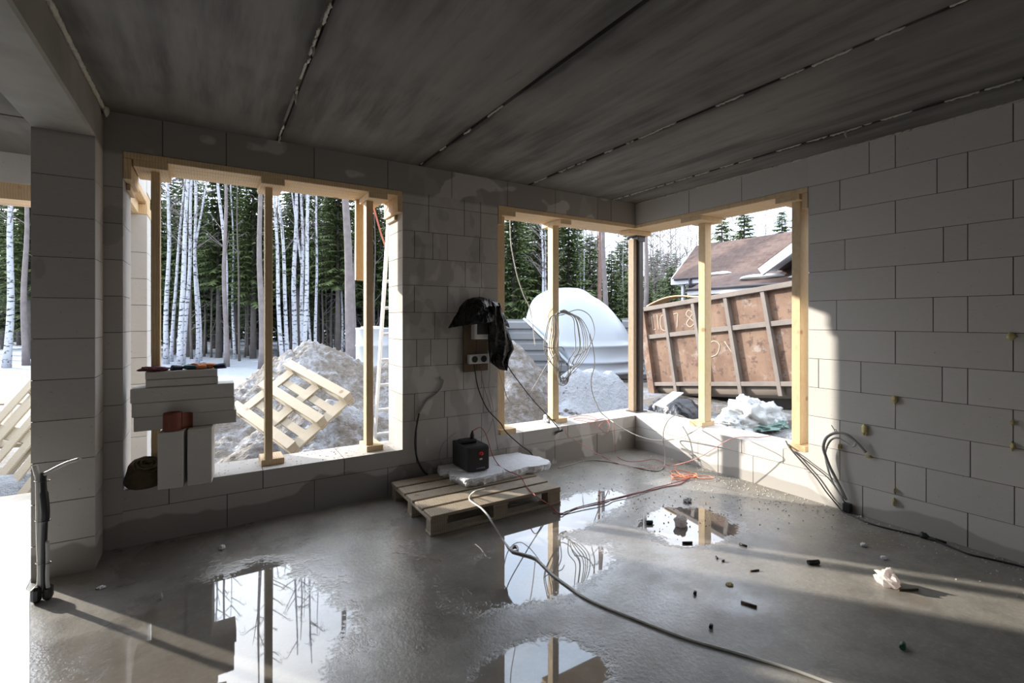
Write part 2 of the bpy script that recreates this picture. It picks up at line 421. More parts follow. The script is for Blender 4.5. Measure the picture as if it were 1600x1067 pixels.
M_['tank'] = plain('white_gel_coat', (0.31, 0.35, 0.405), 0.3, 0.02, 2)
M_['alu'] = plain('aluminium', (0.72, 0.73, 0.74), 0.4, 0.06, 10, 0.35)
M_['steel'] = plain('dark_steel', (0.075, 0.065, 0.06), 0.45, 0.4, 6, 0.4)
M_['cable_grey'] = plain('grey_cable', (0.33, 0.32, 0.29), 0.5, 0.15)
M_['cable_pale'] = plain('pale_cable', (0.62, 0.60, 0.56), 0.5, 0.1)
M_['cable_black'] = plain('black_cable', (0.025, 0.024, 0.023), 0.5, 0.2)
M_['cable_red'] = plain('red_cable', (0.42, 0.11, 0.10), 0.5, 0.15)
M_['cable_orange'] = plain('orange_cable', (0.80, 0.24, 0.10), 0.5, 0.12)
M_['conduit'] = plain('grey_conduit', (0.40, 0.395, 0.375), 0.5, 0.1)
M_['terracotta'] = plain('terracotta_foam', (0.20, 0.055, 0.035), 0.7, 0.2, 20)
M_['hessian'] = plain('brown_hessian', (0.085, 0.060, 0.035), 0.95, 0.5, 30, 0, 0.8)
M_['cloth_red'] = plain('dark_red_cloth', (0.16, 0.05, 0.06), 0.9, 0.3, 20, 0, 0.5)
M_['cloth_navy'] = plain('navy_cloth', (0.012, 0.020, 0.045), 0.8, 0.3, 20, 0, 0.5)
M_['cloth_orange'] = plain('orange_cloth', (0.70, 0.20, 0.05), 0.8, 0.2, 20, 0, 0.5)
M_['cloth_teal'] = plain('teal_cloth', (0.03, 0.11, 0.13), 0.8, 0.2, 20, 0, 0.5)
M_['paper'] = plain('crumpled_paper', (0.86, 0.82, 0.80), 0.8, 0.08, 20, 0, 0.4)
nt = M_['paper'].node_tree; tr_ = nt.nodes.new('ShaderNodeBsdfTranslucent'); tr_.inputs['Color'].default_value = (0.86, 0.80, 0.78, 1)
mx_ = nt.nodes.new('ShaderNodeMixShader'); mx_.inputs[0].default_value = 0.5
nt.links.new(nt.nodes['Principled BSDF'].outputs[0], mx_.inputs[1]); nt.links.new(tr_.outputs[0], mx_.inputs[2]); nt.links.new(mx_.outputs[0], nt.nodes['Material Output'].inputs['Surface'])
M_['green'] = plain('green_plastic', (0.01, 0.09, 0.05), 0.4, 0.2)
M_['dust'] = plain('aerated_concrete_crumbs', (0.62, 0.60, 0.57), 0.9, 0.1)
# ------------------------------------------------------------------ the shell
rnd = random.Random(4)
def block_run(mb, core, axis, face, back, u0, u1, z0, z1, joints, zj):
    """courses of blocks between u0..u1 / z0..z1; joints: {course index: [u,...]}; axis 'x' or 'y' runs along the wall"""
    zs = [z0] + [z for z in zj if z0 + 0.03 < z < z1 - 0.03] + [z1]
    g = 0.0030
    for i in range(len(zs) - 1):
        a, b_ = zs[i], zs[i + 1]
        js = sorted([u for u in joints(0.5 * (a + b_)) if u0 + 0.03 < u < u1 - 0.03])
        us = [u0] + js + [u1]
        for k in range(len(us) - 1):
            p, q = us[k], us[k + 1]
            p2 = p + (g if k else 0); q2 = q - (g if k < len(us) - 2 else 0)
            f_ = face + rnd.uniform(-0.0012, 0.0012) * 1
            za, zb = a + (g * 0.7 if i else 0), b_ - (g * 0.7 if i < len(zs) - 2 else 0)
            lo, hi = min(f_, back), max(f_, back)
            if axis == 'x': mb.box(p2, q2, lo, hi, za, zb)
            else: mb.box(lo, hi, p2, q2, za, zb)
    e = 0.006; lo, hi = min(face, back) + e, max(face, back) - e
    if axis == 'x': core.box(u0 + e, u1 - e, lo, hi, z0 + e, z1 - e)
    else: core.box(lo, hi, u0 + e, u1 - e, z0 + e, z1 - e)
ZJ = [0.238 + 0.25 * k for k in range(12)]
JB = {11: [1.769, 1.595, 0.954], 10: [1.981, 1.345, 1.178], 9: [1.595, 0.954], 8: [1.943, 1.309, 1.178], 7: [1.595, 0.954], 6: [2.006, 1.367, 1.178],
      5: [1.595, 0.954], 4: [1.827, 1.316, 1.178], 3: [1.595, 0.954], 2: [1.981, 1.164], 1: [1.981, 1.595, 1.407, 0.948], 0: [2.231, 1.814, 1.178]}
def joints_b(z):
    k = int((z - 0.238) // 0.25) + 1
    base = JB.get(k, [1.6])
    far = [min(base) - 0.63 * j for j in range(1, 11)]
    near = [max(base) + 0.32 + 0.63 * j + (0.3 if k % 2 else 0) for j in range(5)]
    return base + far + near
def joints_sill_b(z): return [3.93, 2.45, 2.86] if z > 0.24 else [3.36, 3.12, 2.74]
JA_L = [-0.288, 0.105, 0.732, 1.35, 1.976, 2.604, 3.222, 3.837, 4.049]
JA_1 = [-0.25, 0.354, 0.973, 1.6, 2.2, 2.794, 3.392, 4.02]
JA_0 = [-0.51, 0.111, 0.733, 1.35, 1.97, 2.59, 3.214, 3.827]
def joints_a(z):
    if z > 2.74: return JA_L
    if z < 0.238: return JA_0
    if z < 0.40: return JA_1
    k = int((z - 0.238) // 0.25)
    r2 = random.Random(k * 13 + 5)
    return [[1.62, 1.93, 2.3], [1.80, 2.12], [1.6, 1.9, 2.32], [2.1, 2.3], [1.62, 1.76, 1.93, 2.28], [1.8, 2.14], [1.6, 1.93, 2.28], [2.12, 2.3], [1.6, 1.78, 1.93, 2.28], [1.74, 2.11, 2.29], [1.6, 1.94, 2.2]][k % 11]
ZA = [0.25] + [0.393 + 0.25 * k for k in range(1, 10)]
# window wall
mb, core = MB(), MB()
A = lambda u0, u1, z0, z1, j=joints_a, zj=ZA: block_run(mb, core, 'x', YA, YA + TH, u0, u1, z0, z1, j, zj)
A(WX0, WX1, 0, SILL, zj=[0.25]); A(WX2, XB + TH, 0, SILL, zj=[0.25])
A(-0.92, XB + TH, LINT, H, zj=[])
A(-0.62, WX0, 0, LINT, j=lambda z: [], zj=[0.238 + 0.25 * k for k in range(12)])
A(WX1, WX2, 0, LINT, zj=ZA)
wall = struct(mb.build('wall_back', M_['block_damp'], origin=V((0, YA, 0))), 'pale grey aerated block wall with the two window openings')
core.mi = 0; struct(core.build('wall_back_joints', M_['joint'], parent=wall, origin=V((0, YA, 0)))).location = (0, 0, 0)
# right wall with the corner opening
mb, core = MB(), MB()
block_run(mb, core, 'y', XB, XB + TH, WYB, YA + 0.0, 0, SILL, joints_sill_b, [0.26])
block_run(mb, core, 'y', XB, XB + TH, WYB, YA, LINT, H, lambda z: [2.86, 3.48], [])
block_run(mb, core, 'y', XB, XB + TH, -4.6, WYB, 0, H, joints_b, ZJ)
wall = struct(mb.build('wall_right', M_['block'], origin=V((XB, 0, 0))), 'long pale aerated block wall on the right')
struct(core.build('wall_right_joints', M_['joint'], parent=wall, origin=V((XB, 0, 0)))).location = (0, 0, 0)
# pillar at the left, side wall and outer wall of the room behind it
mb, core = MB(), MB()
PX0, PX1, PY0 = -0.912, -0.616, 3.993
block_run(mb, core, 'x', PY0, YA + TH, PX0, PX1, 0, 2.735, lambda z: [], [0.21 + 0.25 * k for k in range(11)])
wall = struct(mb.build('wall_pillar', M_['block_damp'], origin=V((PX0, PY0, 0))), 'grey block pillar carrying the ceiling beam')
struct(core.build('wall_pillar_joints', M_['joint'], parent=wall, origin=V((PX0, PY0, 0)))).location = (0, 0, 0)
mb, core = MB(), MB()
TL = 0.35
block_run(mb, core, 'x', YL, YL + TL, -4.6, -1.2, LINT, H, lambda z: [-3.8, -3.2, -2.6, -1.95], [])
block_run(mb, core, 'x', YL, YL + TL, -1.2, -0.51, -0.2, 2.575, lambda z: [], [0.215 + 0.25 * k for k in range(9)])
block_run(mb, core, 'x', YL, YL + TL, -1.2, -0.51, 2.79, H + 0.1, lambda z: [], [])
block_run(mb, core, 'x', YL, YL + TL, -4.6, -3.9, 0, LINT, lambda z: [], ZJ)
wall = struct(mb.build('wall_left_outer', M_['block'], origin=V((-3, YL, 0))))
struct(core.build('wall_left_outer_joints', M_['joint'], parent=wall, origin=V((-3, YL, 0)))).location = (0, 0, 0)
mb = MB(); mb.bevbox(-1.2, -0.505, YL - 0.004, YL + TL, 2.577, 2.676, 0.004); mb.bevbox(-1.2, -0.515, YL - 0.002, YL + TL, 2.680, 2.788, 0.004)
struct(mb.build('trim_1', M_['timber']), 'pair of pine boards at the top of the outer wall beyond the left jamb')
mb = MB()
for k in range(3): mb.bevbox(-0.90 + 0.13 * k, -0.775 + 0.13 * k, YA + TH, YL, LINT - 0.05, LINT, 0.003)
mb.bevbox(-0.62, -0.575, YA + TH, YL, LINT - 0.16, LINT - 0.05, 0.003)
struct(mb.build('trim_2', M_['timber']), 'pine boards over the side opening left of the large window')
mb = MB(); mb.box(-0.92, -0.515, YA + TH, YL, LINT, H + 0.1); struct(mb.build('wall_left', M_['block']), 'lintel over the side opening')
mb = MB()
for k in range(3): mb.box(-3.9, -1.2, YL + 0.005 + 0.115 * k, YL + 0.115 + 0.115 * k, LINT - 0.14, LINT - 0.0)
struct(mb.build('trim_3', M_['timber']), 'pine boards under the lintel of the left opening')
# walls out of the picture that close the room
mb = MB(); mb.box(-4.9, -4.6, -5, 6.12, 0, H); struct(mb.build('wall_far_left_unseen', M_['block']))
mb = MB(); mb.box(-4.9, -1.2, -5, -4.6, 0, H); mb.box(0.1, XB + TH, -5, -4.6, 0, H); mb.box(-1.2, 0.1, -5, -4.6, 0, 0.6); mb.box(-1.2, 0.1, -5, -4.6, 2.1, H)  # gap in this unseen wall is added to let fill light in
struct(mb.build('wall_rear_unseen', M_['block']))
# floor
mb = MB(); mb.box(-4.9, XB + TH - 0.02, -5, YA + 0.3, -0.2, 0); mb.box(-4.9, -0.53, YA + 0.3, YL + 0.3, -0.2, 0)
struct(mb.build('floor', M_['floor'], origin=V((0, 0, 0))), 'wet grey screed floor with puddles')
mb = MB(); r2 = random.Random(31)  # sheet added as a painted sky reflection, edge laid along the view ray
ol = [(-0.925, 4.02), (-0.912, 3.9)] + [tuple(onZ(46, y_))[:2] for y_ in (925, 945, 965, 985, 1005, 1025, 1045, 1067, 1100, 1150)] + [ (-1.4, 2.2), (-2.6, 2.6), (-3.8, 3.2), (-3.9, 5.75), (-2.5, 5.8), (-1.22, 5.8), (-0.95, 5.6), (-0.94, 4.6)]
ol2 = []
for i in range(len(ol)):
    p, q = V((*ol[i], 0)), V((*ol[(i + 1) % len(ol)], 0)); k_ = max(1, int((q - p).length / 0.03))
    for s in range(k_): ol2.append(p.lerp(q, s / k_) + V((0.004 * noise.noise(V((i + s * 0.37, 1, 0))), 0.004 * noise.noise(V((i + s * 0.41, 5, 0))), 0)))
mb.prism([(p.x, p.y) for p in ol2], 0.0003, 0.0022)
tag(mb.build('reflection_sheet', M_['floor_reflection']), 'thin white sheet painting in the bright sky reflection on the floor of the left opening', 'snow', None, 'stuff')  # stands in for the sky reflection, not real snow
# ceiling slabs, seams, beam
seams = [-0.74, 0.46, 1.65, 2.86, 4.07]
edges = [-0.745] + seams[1:] + [XB + TH]
mb = MB()
for a, b_ in zip(edges[:-1], edges[1:]):
    mb.box(a + 0.014, b_ - 0.014, -5, YA + TH, H, H + 0.2)
ys = [-5, -2.4, -1.2, 0.0, 1.15, 2.35, 3.55, 4.72, 6.12]
for a, b_ in zip(ys[:-1], ys[1:]): mb.box(-4.9, -0.76, a + 0.012, b_ - 0.012, H, H + 0.2)
mb.box(-4.9, XB + TH, -5, YA + TH, H + 0.2, H + 0.27); mb.box(-4.9, -0.51, YA, 6.12, H + 0.2, H + 0.27)
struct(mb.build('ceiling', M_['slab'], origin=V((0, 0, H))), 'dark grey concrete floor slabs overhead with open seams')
for i, sx_ in enumerate(seams[1:]):
    mb = MB(); r2 = random.Random(i)
    mb.box(sx_ - 0.016, sx_ + 0.016, -5, YA + TH - 0.01, H + 0.035, H + 0.2)
    y = -1.0
    while y < YA - 0.05:
        L = r2.uniform(0.05, 0.22)
        if r2.random() < (0.8, 0.22, 0.6, 0.62)[i]:
            n_ = max(4, int(L / 0.012)); x_ = sx_ + r2.uniform(-0.008, 0.008); ph = r2.uniform(0, 50)
            mb.tube([V((x_ + 0.006 * noise.noise(V((y * 9 + k, ph, 0))), y + L * k / n_, H + 0.002 + 0.006 * noise.noise(V((k * 0.7, ph, 3))))) for k in range(n_ + 1)],
                    [0.002 + abs(0.007 * noise.noise(V((k * 0.9, ph, 7)))) + (0.004 if 0 < k < n_ else 0) for k in range(n_ + 1)], 6)
            if r2.random() < 0.16:
                d = r2.uniform(0.02, 0.07); yy = y + L * 0.5
                mb.tube([(x_, yy, H + 0.01), (x_ + r2.uniform(-0.006, 0.006), yy, H - d * 0.5), (x_, yy + r2.uniform(-0.01, 0.01), H - d)], [0.012, 0.006, 0.002], 6)
        y += L * r2.uniform(0.9, 1.3)
    struct(mb.build('trim_%d' % (4 + i), M_['mortar']), 'ragged mortar squeezed out of a ceiling seam')
mb = MB(); r2 = random.Random(9); y = -0.6
while y < YA - 0.02:
    mb.blob((XB - 0.004, y, H - 0.003), (0.012, r2.uniform(0.02, 0.06), r2.uniform(0.005, 0.014)), seed=int(y * 40), amp=0.5, nu=8, nv=5); y += r2.uniform(0.03, 0.10)
struct(mb.build('trim_8', M_['mortar']), 'mortar line between the right wall and the ceiling')
BX0, BX1 = -0.915, -0.615
mb = MB(); mb.bevbox(BX0, BX1, -5, YA + 0.02, 2.735, H + 0.05, 0.012)
struct(mb.build('trim_9', M_['beam'], origin=V((BX0, 0, 2.735))), 'concrete beam under the ceiling over the pillar')
mb = MB(); y = 0.5; r2 = random.Random(3)
while y < YA - 0.05:
    mb.blob((BX1 + 0.008, y, H - 0.008), (0.014, r2.uniform(0.03, 0.07), 0.014), seed=int(y * 70), amp=0.5, nu=8, nv=6); y += 0.04
mb.blob((BX1 + 0.02, YA - 0.06, H - 0.02), (0.02, 0.05, 0.03), seed=5, amp=0.4, nu=8, nv=6)
struct(mb.build('trim_10', M_['mortar']), 'foam bead between the beam and the ceiling')
# ------------------------------------------------------------------ outdoors ground
def sst(a, b_, x):
    t = max(0.0, min(1.0, (x - a) / (b_ - a))); return t * t * (3 - 2 * t)
def gz(x, y):
    z = -0.16 + 0.34 * sst(4.9, 6.3, x) * (1 - sst(7.5, 11, y)) - 0.16 * sst(9, 16, y)
    z += 0.05 * noise.noise(V((x * 0.5, y * 0.5, 1.0))) * sst(0.3, 2, max(x - 4.8, y - 6.2))
    z += 0.02 * noise.noise(V((x * 2.3, y * 2.3, 4.0))) * sst(0.0, 1, max(x - 5.0, y - 6.6))
    return z
def ground_patch(x0, x1, y0, y1, nx, ny, mb):
    mb.grid(nx, ny, lambda u, v: V((x0 + (x1 - x0) * u, y0 + (y1 - y0) * v, gz(x0 + (x1 - x0) * u, y0 + (y1 - y0) * v))))
mb = MB()
ground_patch(-30, 55, 14.0, 95, 80, 70, mb)
struct(mb.build('ground', M_['snow'], origin=V((0, 0, 0))), 'flat white snow in front of the forest')
mb = MB()
ground_patch(-30, 55, YA + 0.2, 14.0, 170, 36, mb); ground_patch(XB + 0.15, 55, -8, YA + 0.2, 100, 30, mb)
struct(mb.build('ground_yard', M_['yard'], origin=V((0, 0, 0))), 'slushy snow and mud of the building yard')
def heap(name, matl, cx, cy, wx, wy, peaks, seed, rough, label, cat='heap', n=90):
    def h(x, y):
        z = 0
        for (px, py, hh, sx_, sy_) in peaks: z = max(z, hh * math.exp(-((x - px) / sx_) ** 2 - ((y - py) / sy_) ** 2))
        ed = min(sst(0, 0.15, (x - cx + wx) / (2 * wx)), sst(0, 0.15, (cx + wx - x) / (2 * wx)), sst(0, 0.15, (y - cy + wy) / (2 * wy)), sst(0, 0.15, (cy + wy - y) / (2 * wy)))
        k = min(1, z * 3)
        z += k * rough * (noise.noise(V((x * 1.7, y * 1.7, seed))) + 0.7 * noise.noise(V((x * 4.5, y * 4.5, seed + 3))) + 0.6 * abs(noise.noise(V((x * 9, y * 9, seed + 9)))) + 0.4 * noise.noise(V((x * 19, y * 19, seed + 5))))
        return gz(x, y) - 0.06 + max(z, 0) * ed
    mb = MB()
    mb.grid(n, n, lambda u, v: V((cx - wx + 2 * wx * u, cy - wy + 2 * wy * v, h(cx - wx + 2 * wx * u, cy - wy + 2 * wy * v))))
    return tag(mb.build(name, matl), label, cat)
heap('dirt_heap', M_['heap'], 1.7, 8.3, 3.6, 3.2, [(1.55, 9.1, 1.30, 1.5, 1.5), (2.9, 8.7, 0.95, 1.3, 1.5), (0.3, 8.2, 0.62, 1.1, 1.2), (1.3, 7.0, 0.62, 1.0, 0.9)], 2.0, 0.12, 'tall heap of dirt and old snow behind the leaning pallet', n=210)
heap('dirt_heap', M_['heap'], 0.42, 5.75, 0.9, 0.7, [(0.42, 5.75, 0.52, 0.42, 0.38)], 6.0, 0.06, 'small dirt heap at the foot of the leaning pallet, just outside the sill', n=60)
heap('dirt_heap', M_['heap'], 4.15, 7.0, 1.7, 1.7, [(4.15, 6.9, 1.44, 0.85, 0.95), (4.5, 6.6, 1.0, 0.7, 0.8), (3.9, 6.1, 0.6, 0.8, 0.5)], 12.0, 0.09, 'grey-brown heap of dirty snow outside the corner window, left of the white snow', n=130)
heap('snow_heap', M_['heap2'], 5.0, 5.95, 1.25, 1.05, [(4.92, 6.05, 1.02, 0.55, 0.6), (5.15, 5.92, 0.98, 0.55, 0.55), (5.40, 5.78, 0.86, 0.45, 0.5), (4.6, 5.75, 0.55, 0.6, 0.45)], 14.0, 0.045, 'white snow heap outside the corner window, below the white tank', n=120)
heap('snow_heap', M_['heap2'], -2.6, 6.65, 2.0, 0.45, [(-2.0, 6.62, 0.30, 1.2, 0.25), (-1.1, 6.6, 0.22, 0.5, 0.2)], 21.0, 0.05, 'low ridge of snow and rubble across the left opening', n=60)

# ------------------------------------------------------------------ timber formwork in the openings
def jig(r_, a): return r_.uniform(-a, a)
# left window header
def header_x(x0, x1, label, ends):
    t = empty('lintel_formwork', (0.5 * (x0 + x1), YA, LINT - 0.05), label, 'formwork')
    o = V(t.location)
    for k in range(4):
        mb = MB(); mb.bevbox(x0 + 0.002, x1 - 0.002, YA - 0.004 + 0.1 * k, YA + 0.094 + 0.1 * k, LINT - 0.048, LINT - 0.002, 0.003)
        mb.build('board', M_['timber'], t, origin=o).location = (0, 0, 0)
    for e in ends:
        a, b_ = (x0 + 0.002, x0 + 0.048) if e < 0 else (x1 - 0.048, x1 - 0.002)
        mb = MB(); mb.bevbox(a, b_, YA - 0.006, YA + TH, LINT - 0.195, LINT - 0.05, 0.003)
        a2, b2 = (x0 + 0.002, x0 + 0.026) if e < 0 else (x1 - 0.026, x1 - 0.002)
        mb.bevbox(a2, b2, YA + 0.14, YA + TH + 0.01, LINT - 0.24, LINT - 0.197, 0.003)
        mb.build('end_board', M_['timber'], t, origin=o).location = (0, 0, 0)
    return t
header_x(WX0, WX1, 'pine board formwork under the lintel of the large left window', (-1, 1))
header_x(WX2, XB - 0.004, 'pine board formwork under the lintel left of the corner post', (-1,))
t = empty('lintel_formwork', (XB, 3.2, LINT - 0.05), 'pine board formwork under the lintel right of the corner post', 'formwork'); o = V(t.location)
for k in range(4):
    mb = MB(); mb.bevbox(XB - 0.004 + 0.1 * k, XB + 0.094 + 0.1 * k, WYB + 0.002, YA + TH - 0.004, LINT - 0.048, LINT - 0.002, 0.003)
    mb.build('board', M_['timber'], t, origin=o).location = (0, 0, 0)
mb = MB(); mb.bevbox(XB - 0.006, XB + TH, WYB + 0.002, WYB + 0.05, LINT - 0.19, LINT - 0.05, 0.003)
mb.build('end_board', M_['timber'], t, origin=o).location = (0, 0, 0)
def prop(p, w, d, label, foot, head, axis='x', grp=None):
    """p: base centre of the post on the sill; foot/head: (length along wall, from, to across the wall, shift)"""
    t = empty('timber_prop', (p[0], p[1], SILL), label, 'prop', grp); o = V((p[0], p[1], SILL))
    zt = LINT - 0.048
    def part(nm, a0, a1, c0, c1, z0, z1):
        mb = MB()
        if axis == 'x': mb.bevbox(a0, a1, c0, c1, z0, z1, 0.003)
        else: mb.bevbox(c0, c1, a0, a1, z0, z1, 0.003)
        mb.build(nm, M_['timber'], t, origin=o).location = (0, 0, 0)
    u, c = (p[0], p[1]) if axis == 'x' else (p[1], p[0])
    part('post', u - w / 2, u + w / 2, c - d / 2, c + d / 2, SILL + 0.05, zt - 0.05)
    part('foot_block', u - foot[0] / 2 + foot[3], u + foot[0] / 2 + foot[3], foot[1], foot[2], SILL, SILL + 0.05)
    part('head_block', u - head[0] / 2 + head[3], u + head[0] / 2 + head[3], head[1], head[2], zt - 0.05, zt)
    return t
prop((-0.335, 4.40), 0.052, 0.10, 'pine prop half hidden by the stack of blocks in the left window', (0.16, 4.31, 4.55, 0), (0.20, YA - 0.002, YA + 0.38, -0.02))
prop((0.405, 4.42), 0.055, 0.10, 'slim pine prop in the middle of the left window, in front of the leaning pallet', (0.17, 4.372, 4.60, 0.03), (0.17, YA - 0.002, YA + 0.38, 0.02))
prop((1.225, 4.44), 0.062, 0.10, 'pine prop near the right jamb of the left window, beside the hanging board', (0.15, 4.347, 4.60, 0.035), (0.17, YA + 0.0, YA + 0.38, 0.04))
prop((2.575, 4.40), 0.085, 0.115, 'pine prop against the block pier, beside the black film bag', (0.19, 4.27, 4.50, 0.045), (0.22, YA + 0.0, YA + 0.36, 0.02))
prop((3.345, 4.47), 0.085, 0.10, 'pine prop carrying the coil of grey cable', (0.17, 4.41, 4.62, 0.075), (0.15, YA + 0.03, YA + 0.40, 0.05))
prop((4.70, 3.46), 0.085, 0.11, 'pine prop in the corner window in front of the rusty container', (0.17, 4.58, 4.80, 0.03), (0.26, XB + 0.0, XB + 0.38, 0.0), 'y')
prop((4.60, 2.375), 0.075, 0.15, 'doubled pine prop at the right end of the corner window', (0.15, 4.50, 4.76, -0.02), (0.22, XB + 0.0, XB + 0.38, 0.04), 'y')
# steel corner post with a timber strip
t = empty('corner_post', (4.66, 4.49, SILL), 'dark steel corner post with a timber strip on the sill', 'post'); o = V(t.location)
mb = MB(); mb.bevbox(4.64, 4.74, 4.40, 4.48, SILL + 0.012, LINT - 0.11, 0.006); mb.box(4.655, 4.725, 4.392, 4.402, SILL + 0.01, LINT - 0.12)
mb.build('steel_channel', M_['steel'], t, origin=o).location = (0, 0, 0)
mb = MB(); mb.bevbox(4.585, 4.637, 4.42, 4.52, SILL + 0.012, LINT - 0.14, 0.004)
mb.build('timber_strip', m_wood('weathered_pine', (0.22, 0.155, 0.10), (0.38, 0.29, 0.20)), t, origin=o).location = (0, 0, 0)
mb = MB(); mb.bevbox(4.58, 4.76, 4.38, 4.53, LINT - 0.11, LINT - 0.098, 0.003); mb.bevbox(4.63, 4.755, 4.385, 4.50, LINT - 0.17, LINT - 0.11, 0.003)
mb.build('head_plate', M_['steel'], t, origin=o).location = (0, 0, 0)
mb = MB(); mb.bevbox(4.57, 4.78, 4.37, 4.55, SILL, SILL + 0.012, 0.003); mb.build('base_plate', M_['steel'], t, origin=o).location = (0, 0, 0)
mb = MB(); mb.bevbox(4.42, 4.80, 4.33, 4.50, LINT - 0.098, LINT - 0.05, 0.003); mb.build('head_block', M_['timber'], t, origin=o).location = (0, 0, 0)
# board hanging outside the left window
mb = MB(); mb.bevbox(1.155, 1.305, 4.60, 4.645, 1.945, LINT - 0.05, 0.003)
tag(mb.build('hanging_board', M_['timber']), 'short pine board hanging from the formwork left of the right prop', 'board')

# ------------------------------------------------------------------ block stack on the left sill
def block(x0, x1, y0, y1, z0, z1, label, rot=0, grp='loose blocks stacked on the left sill'):
    c = V(((x0 + x1) / 2, (y0 + y1) / 2, z0)); mb = MB()
    mb.bevbox(x0 - c.x, x1 - c.x, y0 - c.y, y1 - c.y, 0, z1 - z0, 0.004)
    ob = mb.build('concrete_block', M_['block'], origin=V((0, 0, 0))); ob.location = c; ob.rotation_euler.z = math.radians(rot)
    return tag(ob, label, 'block', grp)
block(-0.292, -0.142, 4.14, 4.39, SILL, 0.79, 'left upright grey block standing on the sill beside the brown bundle', -8.5)
block(-0.127, 0.022, 4.14, 4.39, SILL, 0.79, 'right upright grey block standing on the sill at the bottom of the stack', -4.5)
block(-0.452, 0.172, 4.26, 4.46, 0.792, 0.890, 'long thin grey block resting on the two upright blocks')
block(-0.462, 0.160, 4.255, 4.455, 0.892, 0.990, 'long thin grey block in the middle of the three long ones')
block(-0.470, 0.156, 4.25, 4.45, 0.992, 1.094, 'long thin grey block, topmost of the three long ones')
block(-0.385, 0.052, 4.26, 4.46, 1.096, 1.150, 'short thin grey slab second from the top of the stack')
block(-0.388, 0.048, 4.265, 4.465, 1.152, 1.206, 'short thin grey slab at the top of the stack under the gloves')
# reddish roll of tape
t = empty('tape_roll', (-0.225, 4.20, 0.791), 'reddish brown roll standing in front of the long blocks', 'roll'); o = V(t.location)
mb = MB(); pr = [(0.022, 0), (0.055, 0), (0.057, 0.01), (0.057, 0.115), (0.055, 0.125), (0.024, 0.125), (0.022, 0.12), (0.022, 0)]
mb.lathe(pr, 32); mb.build('coil', M_['terracotta'], t)
mb = MB(); mb.grid(14, 4, lambda u, v: V((0.057 + 0.06 * u, -0.02 + 0.045 * math.sin(u * 2.2), 0.002 + 0.12 * v * (1 - 0.1 * u))))
ob = mb.build('loose_end', M_['terracotta'], t); sm = ob.modifiers.new('solid', 'SOLIDIFY'); sm.thickness = 0.004
# rolled brown bundle
t = empty('rolled_bundle', (-0.405, 4.33, SILL), 'brown rolled hessian bundle in the left corner of the window sill', 'bundle')
Mt = Matrix.Translation((0, 0, 0.012)) @ Matrix.Rotation(math.radians(24), 4, 'X') @ Matrix.Rotation(math.radians(10), 4, 'Y')
mb = MB(); mb.lathe([(0.0, 0.0), (0.085, 0.0), (0.108, 0.02), (0.114, 0.06), (0.112, 0.10), (0.104, 0.145), (0.092, 0.165), (0.06, 0.172), (0.0, 0.165)], 40, Mt)
mb.v = [(p[0] * (1 + 0.10 * noise.noise(V(p) * 14)), p[1] * (1 + 0.10 * noise.noise(V(p) * 14 + V((5, 0, 0)))), max(0.001, p[2] + 0.012 * noise.noise(V(p) * 18))) for p in mb.v]
mb.build('wrap', M_['hessian'], t)
mb = MB(); sp = []
for k in range(120):
    a = k * 0.24; r_ = 0.012 + 0.00072 * k + 0.004 * math.sin(a * 1.7)
    sp.append(Mt @ V((r_ * math.cos(a), r_ * math.sin(a), 0.178 - 1.2 * max(0, r_ - 0.07) + 0.004 * math.sin(k * 0.7))))
mb.tube(sp, 0.006, 6); mb.build('rolled_edge', plain('hessian_edge', (0.15, 0.115, 0.07), 0.95, 0.4, 30, 0, 0.6), t)
# cloth and gloves on top
mb = MB(); mb.blob((0, 0, 0.014), (0.085, 0.07, 0.018), seed=8, amp=0.5, freq=2.4, nu=26, nv=10, flat=0.0)
ob = mb.build('cloth', M_['cloth_red'], origin=V((0, 0, 0))); ob.location = (-0.345, 4.31, 1.207); tag(ob, 'dark red crumpled cloth on the left end of the block stack', 'cloth')
def glove(loc, rz, m1, m2, label):
    t = empty('work_glove', loc, label, 'glove', 'work gloves on the block stack'); t.rotation_euler.z = rz
    mb = MB(); mb.blob((0, 0, 0.018), (0.062, 0.046, 0.020), seed=2, amp=0.25, nu=20, nv=10, flat=0.0)
    for k in range(4):
        y = -0.034 + 0.022 * k; L = (0.055, 0.07, 0.072, 0.06)[k]
        mb.tube(spline([(0.04, y, 0.014), (0.06 + L * 0.4, y * 1.15, 0.020 + 0.004 * k), (0.06 + L, y * 1.2, 0.012)], 5), [0.0115] * 10 + [0.007], 8)
    mb.tube(spline([(0.0, 0.04, 0.014), (0.03, 0.065, 0.018), (0.055, 0.075, 0.012)], 5), [0.012] * 10 + [0.008], 8)
    mb.build('palm', m1, t)
    mb = MB(); mb.tube(spline([(-0.05, 0, 0.018), (-0.085, 0.004, 0.024), (-0.12, 0, 0.03)], 4), [0.030, 0.033, 0.034, 0.035, 0.036, 0.037, 0.037, 0.038, 0.038], 14)
    ob = mb.build('cuff', m2, t); ob.scale.z = 0.55
    return t
glove((-0.12, 4.335, 1.207), 0.1, M_['cloth_teal'], M_['cloth_navy'], 'dark blue work glove lying flat on the block stack')
glove((-0.015, 4.34, 1.209), math.pi - 0.25, M_['cloth_orange'], M_['cloth_navy'], 'orange work glove with raised navy cuff at the right end of the block stack')

